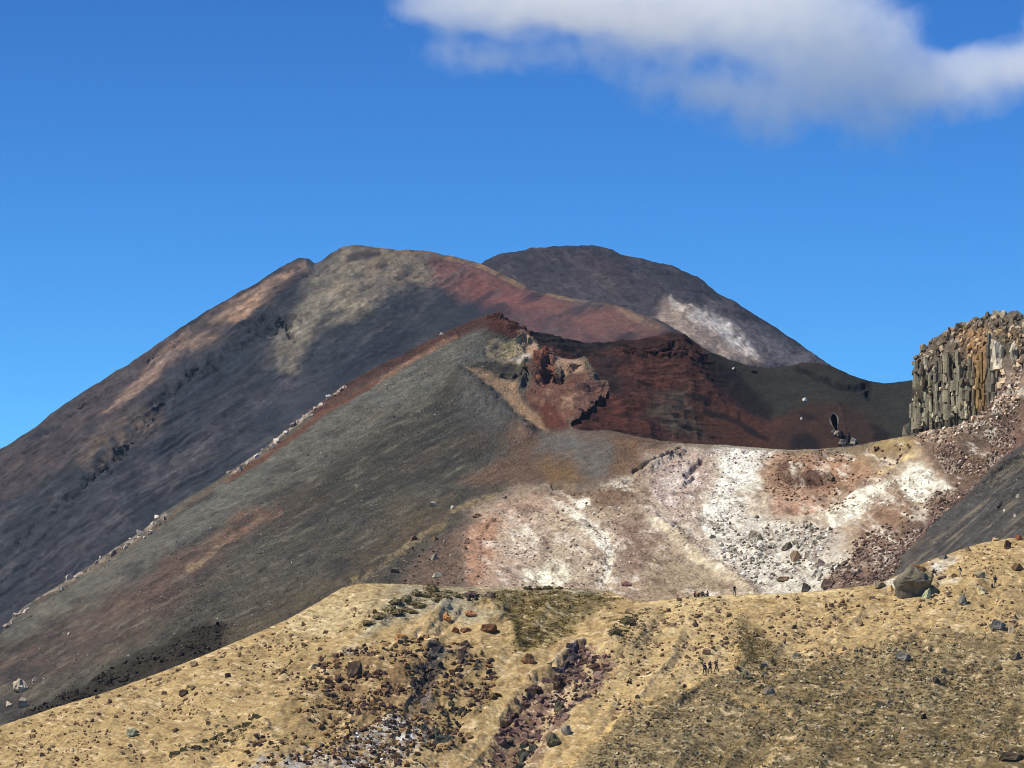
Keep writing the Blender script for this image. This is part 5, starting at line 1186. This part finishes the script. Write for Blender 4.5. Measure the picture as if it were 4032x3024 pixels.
# ================================================================== hikers
def plain(name, hexs, rough=0.8):
    m = bpy.data.materials.new(name); m.use_nodes = True
    b = m.node_tree.nodes['Principled BSDF']; b.inputs['Roughness'].default_value = rough
    nz = m.node_tree.nodes.new('ShaderNodeTexNoise'); nz.inputs['Scale'].default_value = 9
    hs = m.node_tree.nodes.new('ShaderNodeMix'); hs.data_type = 'RGBA'
    c = S(hexs)
    hs.inputs[6].default_value = (*(c * 0.75), 1); hs.inputs[7].default_value = (*(c * 1.2), 1)
    m.node_tree.links.new(nz.outputs['Fac'], hs.inputs[0]); m.node_tree.links.new(hs.outputs[2], b.inputs['Base Color'])
    return m
SKIN = plain('skin', '#c99a7c', 0.6); BOOT = plain('boot leather', '#3a302a')
POSE = {
 'stand': dict(pelvis=(0, 0, .95), chest=(0, -.02, 1.28), neck=(0, -.02, 1.47), head=(0, -.05, 1.60), crown=(0, -.04, 1.70),
               shL=(-.19, 0, 1.42), elL=(-.25, .02, 1.15), haL=(-.22, -.14, .95), shR=(.19, 0, 1.42), elR=(.26, .04, 1.15), haR=(.25, -.10, .93),
               hipL=(-.10, 0, .90), knL=(-.11, -.02, .49), anL=(-.12, .02, .08), toL=(-.13, -.16, .04), hipR=(.10, 0, .90), knR=(.12, -.01, .49), anR=(.13, .04, .08), toR=(.15, -.14, .04)),
 'walk': dict(pelvis=(0, 0, .94), chest=(0, -.07, 1.26), neck=(0, -.11, 1.44), head=(0, -.16, 1.57), crown=(0, -.15, 1.67),
              shL=(-.19, -.08, 1.40), elL=(-.25, -.20, 1.16), haL=(-.22, -.40, 1.08), shR=(.19, -.08, 1.40), elR=(.26, .06, 1.15), haR=(.24, .02, .92),
              hipL=(-.10, 0, .90), knL=(-.11, .06, .49), anL=(-.12, .30, .12), toL=(-.12, .16, .03), hipR=(.10, 0, .90), knR=(.11, -.20, .52), anR=(.11, -.26, .08), toR=(.11, -.44, .05)),
 'bend': dict(pelvis=(0, .05, .93), chest=(0, -.22, 1.15), neck=(0, -.38, 1.26), head=(0, -.50, 1.32), crown=(0, -.58, 1.38),
              shL=(-.19, -.33, 1.22), elL=(-.22, -.42, .96), haL=(-.18, -.50, .74), shR=(.19, -.33, 1.22), elR=(.22, -.40, .96), haR=(.16, -.46, .74),
              hipL=(-.10, .04, .88), knL=(-.11, -.08, .50), anL=(-.12, .12, .08), toL=(-.12, -.05, .03), hipR=(.10, .04, .88), knR=(.12, .06, .48), anR=(.12, .26, .10), toR=(.12, .10, .03)),
 'sit': dict(pelvis=(0, .06, .16), chest=(0, .02, .50), neck=(0, -.04, .68), head=(0, -.09, .81), crown=(0, -.08, .91),
             shL=(-.19, .0, .63), elL=(-.26, -.14, .42), haL=(-.12, -.34, .48), shR=(.19, .0, .63), elR=(.27, -.14, .42), haR=(.13, -.34, .48),
             hipL=(-.10, .0, .16), knL=(-.16, -.40, .46), anL=(-.14, -.62, .10), toL=(-.15, -.80, .06), hipR=(.10, .0, .16), knR=(.16, -.38, .48), anR=(.14, -.58, .10), toR=(.15, -.76, .06))}
EDGES = [('pelvis', 'chest'), ('chest', 'neck'), ('neck', 'head'), ('head', 'crown'), ('chest', 'shL'), ('shL', 'elL'), ('elL', 'haL'), ('chest', 'shR'), ('shR', 'elR'), ('elR', 'haR'),
         ('pelvis', 'hipL'), ('hipL', 'knL'), ('knL', 'anL'), ('anL', 'toL'), ('pelvis', 'hipR'), ('hipR', 'knR'), ('knR', 'anR'), ('anR', 'toR')]
RAD = dict(pelvis=.155, chest=.165, neck=.062, head=.105, crown=.075, sh=.075, el=.052, ha=.042, hip=.10, kn=.068, an=.05, to=.042)
for k_ in list(POSE):   # five short fingers, the thumb from the side of the palm
    P_ = POSE[k_]
    for s_ in 'LR':
        el, ha = np.array(P_['el' + s_]), np.array(P_['ha' + s_])
        dd = (ha - el) / np.linalg.norm(ha - el)
        side = np.cross(dd, (0, 1, 0)); side /= np.linalg.norm(side) + 1e-6
        P_['pa' + s_] = tuple(ha + dd * 0.06)
        for f, (lat, ln) in enumerate([(-.028, .070), (-.010, .082), (.010, .078), (.028, .062)]):
            P_['fi%d%s' % (f, s_)] = tuple(ha + dd * (0.06 + ln) + side * lat + np.array([0, -.015, 0]))
        P_['th' + s_] = tuple(ha + dd * 0.05 - side * 0.06 + np.array([0, -.02, 0]))
for s_ in 'LR':
    EDGES += [('ha' + s_, 'pa' + s_), ('ha' + s_, 'th' + s_)] + [('pa' + s_, 'fi%d%s' % (f, s_)) for f in range(4)]
RAD.update(pa=.034, th=.011, fi=.010)
def person(px, py, pose, jacket, trousers, label, rz=0.0, hat=None, pack=None, land=None, hgt=1.0):
    land = land or G
    P_ = POSE[pose]; names = list(P_)
    me = bpy.data.meshes.new('person'); me.from_pydata([P_[n_] for n_ in names], [(names.index(a), names.index(b)) for a, b in EDGES], [])
    o = bpy.data.objects.new('person', me); COL.objects.link(o)
    o.modifiers.new('skin', 'SKIN'); sv = me.skin_vertices[0].data
    for i, n_ in enumerate(names):
        r_ = next(v for k_, v in RAD.items() if n_.startswith(k_))
        sv[i].radius = (r_, r_ * (0.72 if n_ in ('pelvis', 'chest') else 1.0)); sv[i].use_root = n_ == 'pelvis'
    ss = o.modifiers.new('sub', 'SUBSURF'); ss.levels = 1; ss.render_levels = 1
    dg = bpy.context.evaluated_depsgraph_get(); ev = o.evaluated_get(dg)
    m2 = bpy.data.meshes.new_from_object(ev)
    o.modifiers.clear(); o.data = m2; bpy.data.meshes.remove(me); m2.name = 'person'
    m2.materials.clear()
    for m_ in (SKIN, jacket, trousers, BOOT): m2.materials.append(m_)
    segs = [(np.array(P_[a]), np.array(P_[b]), a, b) for a, b in EDGES]
    for pl in m2.polygons:
        c = np.array(pl.center); best = 9; w_ = 0
        for a, b, na, nb_ in segs:
            t = np.clip(np.dot(c - a, b - a) / np.dot(b - a, b - a), 0, 1); dd = np.linalg.norm(c - a - t * (b - a))
            if dd < best:
                best = dd
                if na in ('neck', 'head') or na[:2] in ('ha', 'pa'): w_ = 0
                elif nb_.startswith('to') or (nb_.startswith('an') and t > 0.85): w_ = 3
                elif na.startswith('hip') or nb_.startswith('hip') or nb_.startswith('an') or nb_.startswith('kn'): w_ = 2
                else: w_ = 1
        pl.material_index = w_; pl.use_smooth = True
    pos, d = land.at(px, py)
    o.location = pos + np.array([0, 0, 0.03]); o.rotation_euler = (0, 0, rz); o.scale = (hgt,) * 3
    tag(o, label, 'person')
    hd, cr = np.array(P_['head']), np.array(P_['crown'])
    ax = (cr - hd) / np.linalg.norm(cr - hd)
    bm = bmesh.new(); bmesh.ops.create_uvsphere(bm, u_segments=12, v_segments=8, radius=0.125)
    for v in bm.verts:
        if v.co.z < -0.01 and hat: v.co.z = -0.01; v.co.x *= 1.5; v.co.y *= 1.5
        if not hat and v.co.y < -0.03 and v.co.z < 0.04: v.co *= 0.7
    hm = bpy.data.meshes.new('hair'); bm.to_mesh(hm); bm.free()
    h = link('hat' if hat else 'hair', hm, hat or plain('dark hair', '#2c221c'), o); h.location = hd + ax * 0.035 + np.array([0, 0.015, 0]); h.rotation_euler = Vector(ax).to_track_quat('Z', 'Y').to_euler()
    if pack:
        bm = bmesh.new(); bmesh.ops.create_cube(bm, size=1.0)
        bmesh.ops.bevel(bm, geom=bm.edges[:], offset=0.18, segments=2, affect='EDGES')
        pm = bpy.data.meshes.new('backpack'); bm.to_mesh(pm); bm.free()
        b_ = link('backpack', pm, pack, o)
        ch, ne = np.array(P_['chest']), np.array(P_['neck']); ax2 = (ne - np.array(P_['pelvis'])); ax2 = ax2 / np.linalg.norm(ax2)
        nrm = np.cross((1, 0, 0), ax2)
        if nrm[1] < 0: nrm = -nrm
        b_.location = ch + nrm * 0.22 + ax2 * 0.02; b_.scale = (0.34, 0.24, 0.52); b_.rotation_euler = Vector(ax2).to_track_quat('Z', 'Y').to_euler()
    return o
blk = plain('black jacket', '#26242a'); nav = plain('navy jacket', '#2e3048'); mar = plain('maroon jacket', '#6a2430'); dk = plain('dark trousers', '#2a2828'); gry = plain('grey jacket', '#6a6674')
crm = plain('cream hat', '#efe6d6'); pk = plain('dark pack', '#2a2630'); brn = plain('brown jacket', '#4a3430'); bt = plain('beige trousers', '#b0a48c')
person(2776, 2684, 'walk', blk, dk, 'person in black walking in front of the group of three', 0.5, pack=pk)
person(2797, 2672, 'walk', nav, dk, 'person in dark blue walking second in the group of three', 0.4, pack=pk)
person(2821, 2660, 'walk', brn, dk, 'person in dark maroon walking last in the group of three', 0.9, pack=brn)
person(2738, 2356, 'sit', mar, dk, 'person in maroon seated leftmost on the crest', 0.5)
person(2754, 2356, 'sit', mar, dk, 'person in maroon with a cream hat seated on the crest', -0.2, hat=crm)
person(2770, 2355, 'sit', blk, dk, 'person in black with a pale hat seated on the crest', 0.2, hat=crm, hgt=1.12)
person(2789, 2354, 'sit', gry, dk, 'person in grey seated rightmost on the crest', -0.6)
person(2896, 2350, 'stand', blk, dk, 'person in dark clothes with a pale hat standing on the crest by brown rocks', 0.3, hat=crm)
person(3676, 2296, 'bend', blk, dk, 'person in black bending forward on the track behind the largest boulder', 1.5, pack=pk, hgt=1.08)
person(3785, 2294, 'walk', blk, bt, 'person in black walking on the track right of the largest boulder', -1.2)
person(3923, 2316, 'stand', nav, dk, 'lone person in dark blue standing at the right end of the track', 0.4, pack=pk)
bm = bmesh.new(); bmesh.ops.create_cube(bm, size=1.0)
for v in bm.verts:
    if v.co.z > 0: v.co.x *= 0.75; v.co.y *= 0.7
bmesh.ops.bevel(bm, geom=bm.edges[:], offset=0.16, segments=2, affect='EDGES')
pm = bpy.data.meshes.new('backpack'); bm.to_mesh(pm); bm.free()
o = link('backpack', pm, pk, label='small dark upright pack on the ground beside the lone standing person', cat='backpack')
o.location = G.at(3907, 2318)[0] + np.array([0, 0, 0.30]); o.scale = (0.30, 0.26, 0.66)

# ================================================================== cloud
CD = 6000.0
BLOBS = [(2750, -20, 900, 170, 1.0), (3200, 120, 560, 220, 1.0), (3350, 280, 400, 240, .95), (2650, 110, 520, 170, .85), (2080, 0, 660, 160, 1.0), (1760, 40, 330, 140, .8), (4000, 270, 480, 150, 1.0), (3680, 330, 360, 190, 1.0),
         (1900, 210, 380, 140, .42), (2330, 230, 340, 150, .45), (2680, 340, 340, 170, .58), (3020, 410, 400, 190, .72), (3460, 490, 250, 190, .75), (4320, 90, 330, 190, .9)]
def build_field(tree, posout):
    N, L = tree.nodes, tree.links
    def vm(op, a, b=None):
        n_ = N.new('ShaderNodeVectorMath'); n_.operation = op
        for i, v in enumerate((a, b)):
            if v is None: continue
            if hasattr(v, 'links'): L.new(v, n_.inputs[i])
            else: n_.inputs[i].default_value = v
        return n_
    def mm(op, a, b=None, c=None):
        n_ = N.new('ShaderNodeMath'); n_.operation = op
        for i, v in enumerate((a, b, c)):
            if v is None: continue
            if hasattr(v, 'links'): L.new(v, n_.inputs[i])
            else: n_.inputs[i].default_value = v
        return n_.outputs[0]
    def nz(scale, detail, rough=0.55):
        n_ = N.new('ShaderNodeTexNoise'); n_.inputs['Scale'].default_value = scale; n_.inputs['Detail'].default_value = detail; n_.inputs['Roughness'].default_value = rough
        L.new(posout, n_.inputs['Vector']); return n_
    wn = nz(1 / 150.0, 2)
    wv = vm('SUBTRACT', wn.outputs['Color'], (0.5, 0.5, 0.5)); ws = N.new('ShaderNodeVectorMath'); ws.operation = 'SCALE'; ws.inputs['Scale'].default_value = 110; L.new(wv.outputs[0], ws.inputs[0])
    wp_ = vm('ADD', posout, ws.outputs[0]).outputs[0]
    tot = None
    for (bx, by, rx, ry, s_) in BLOBS:
        c = world(bx, by, CD); m = CD / FPX
        dv = vm('SUBTRACT', wp_, tuple(c)); sc_ = vm('MULTIPLY', dv.outputs[0], (1 / (rx * m), 1 / (max(rx * 0.55, 90) * m), 1 / (ry * m)))
        ln = vm('LENGTH', sc_.outputs[0]).outputs['Value']
        f = mm('MULTIPLY', mm('MAXIMUM', mm('SUBTRACT', 1.0, ln), 0.0), s_)
        tot = f if tot is None else mm('ADD', tot, f)
    n2 = nz(1 / 46.0, 6, rough=0.62)
    shape = mm('ADD', tot, mm('MULTIPLY', mm('MULTIPLY', mm('SUBTRACT', n2.outputs['Fac'], 0.5), 1.25), mm('MINIMUM', mm('MULTIPLY', tot, 5.0), 1.0)))
    return mm('MAXIMUM', mm('MINIMUM', mm('MULTIPLY', mm('SUBTRACT', shape, 0.10), 2.0), 1.0), 0.0), mm
tmp = bpy.data.objects.new('tmp', bpy.data.meshes.new('tmp')); COL.objects.link(tmp)
gt = bpy.data.node_groups.new('cloud outline', 'GeometryNodeTree')
gt.interface.new_socket('Geometry', in_out='OUTPUT', socket_type='NodeSocketGeometry')
go = gt.nodes.new('NodeGroupOutput'); vc = gt.nodes.new('GeometryNodeVolumeCube'); v2 = gt.nodes.new('GeometryNodeVolumeToMesh'); pos = gt.nodes.new('GeometryNodeInputPosition')
f, _ = build_field(gt, pos.outputs[0])
gt.links.new(f, vc.inputs['Density'])
lo = world(1250, 700, CD); hi = world(4700, -750, CD)
vc.inputs['Min'].default_value = (lo[0], CD - 330, lo[2]); vc.inputs['Max'].default_value = (hi[0], CD + 330, hi[2])
vc.inputs['Resolution X'].default_value = 130; vc.inputs['Resolution Y'].default_value = 50; vc.inputs['Resolution Z'].default_value = 60
v2.inputs['Threshold'].default_value = 0.012
gt.links.new(vc.outputs[0], v2.inputs['Volume']); gt.links.new(v2.outputs[0], go.inputs[0])
md = tmp.modifiers.new('outline', 'NODES'); md.node_group = gt
ev = tmp.evaluated_get(bpy.context.evaluated_depsgraph_get())
cl = bpy.data.meshes.new_from_object(ev); cl.name = 'cloud'
bpy.data.objects.remove(tmp, do_unlink=True); bpy.data.node_groups.remove(gt)
cm = bpy.data.materials.new('cloud vapour'); cm.use_nodes = True; t = cm.node_tree; t.nodes.clear()
pv = t.nodes.new('ShaderNodeVolumePrincipled'); om = t.nodes.new('ShaderNodeOutputMaterial'); tc = t.nodes.new('ShaderNodeTexCoord')
f, mm_ = build_field(t, tc.outputs['Object'])
t.links.new(mm_('MULTIPLY', f, 0.0075), pv.inputs['Density'])
pv.inputs['Color'].default_value = (1, 1, 1, 1); pv.inputs['Anisotropy'].default_value = 0.0
t.links.new(pv.outputs[0], om.inputs['Volume'])
cl.materials.clear(); cl.materials.append(cm)
print('cloud mesh', len(cl.vertices))
link('cloud', cl, None, label='white cloud with soft ragged lower edge in the blue sky above the summit', cat='cloud')

# ================================================================== thin mountain haze
bm = bmesh.new(); bmesh.ops.create_cube(bm, size=1.0)
for v in bm.verts:
    v.co = Vector((v.co.x * 13000, 4000 + v.co.y * 11000, 269 + v.co.z * 542))
hm = bpy.data.meshes.new('haze'); bm.to_mesh(hm); bm.free()
hz = bpy.data.materials.new('thin blue haze'); hz.use_nodes = True; t = hz.node_tree; t.nodes.clear()
pv = t.nodes.new('ShaderNodeVolumePrincipled'); om = t.nodes.new('ShaderNodeOutputMaterial')
pv.inputs['Color'].default_value = (0.45, 0.66, 1.0, 1); pv.inputs['Density'].default_value = 1.3e-5; pv.inputs['Anisotropy'].default_value = 0.0
t.links.new(pv.outputs[0], om.inputs['Volume'])
link('haze', hm, hz, kind='stuff')
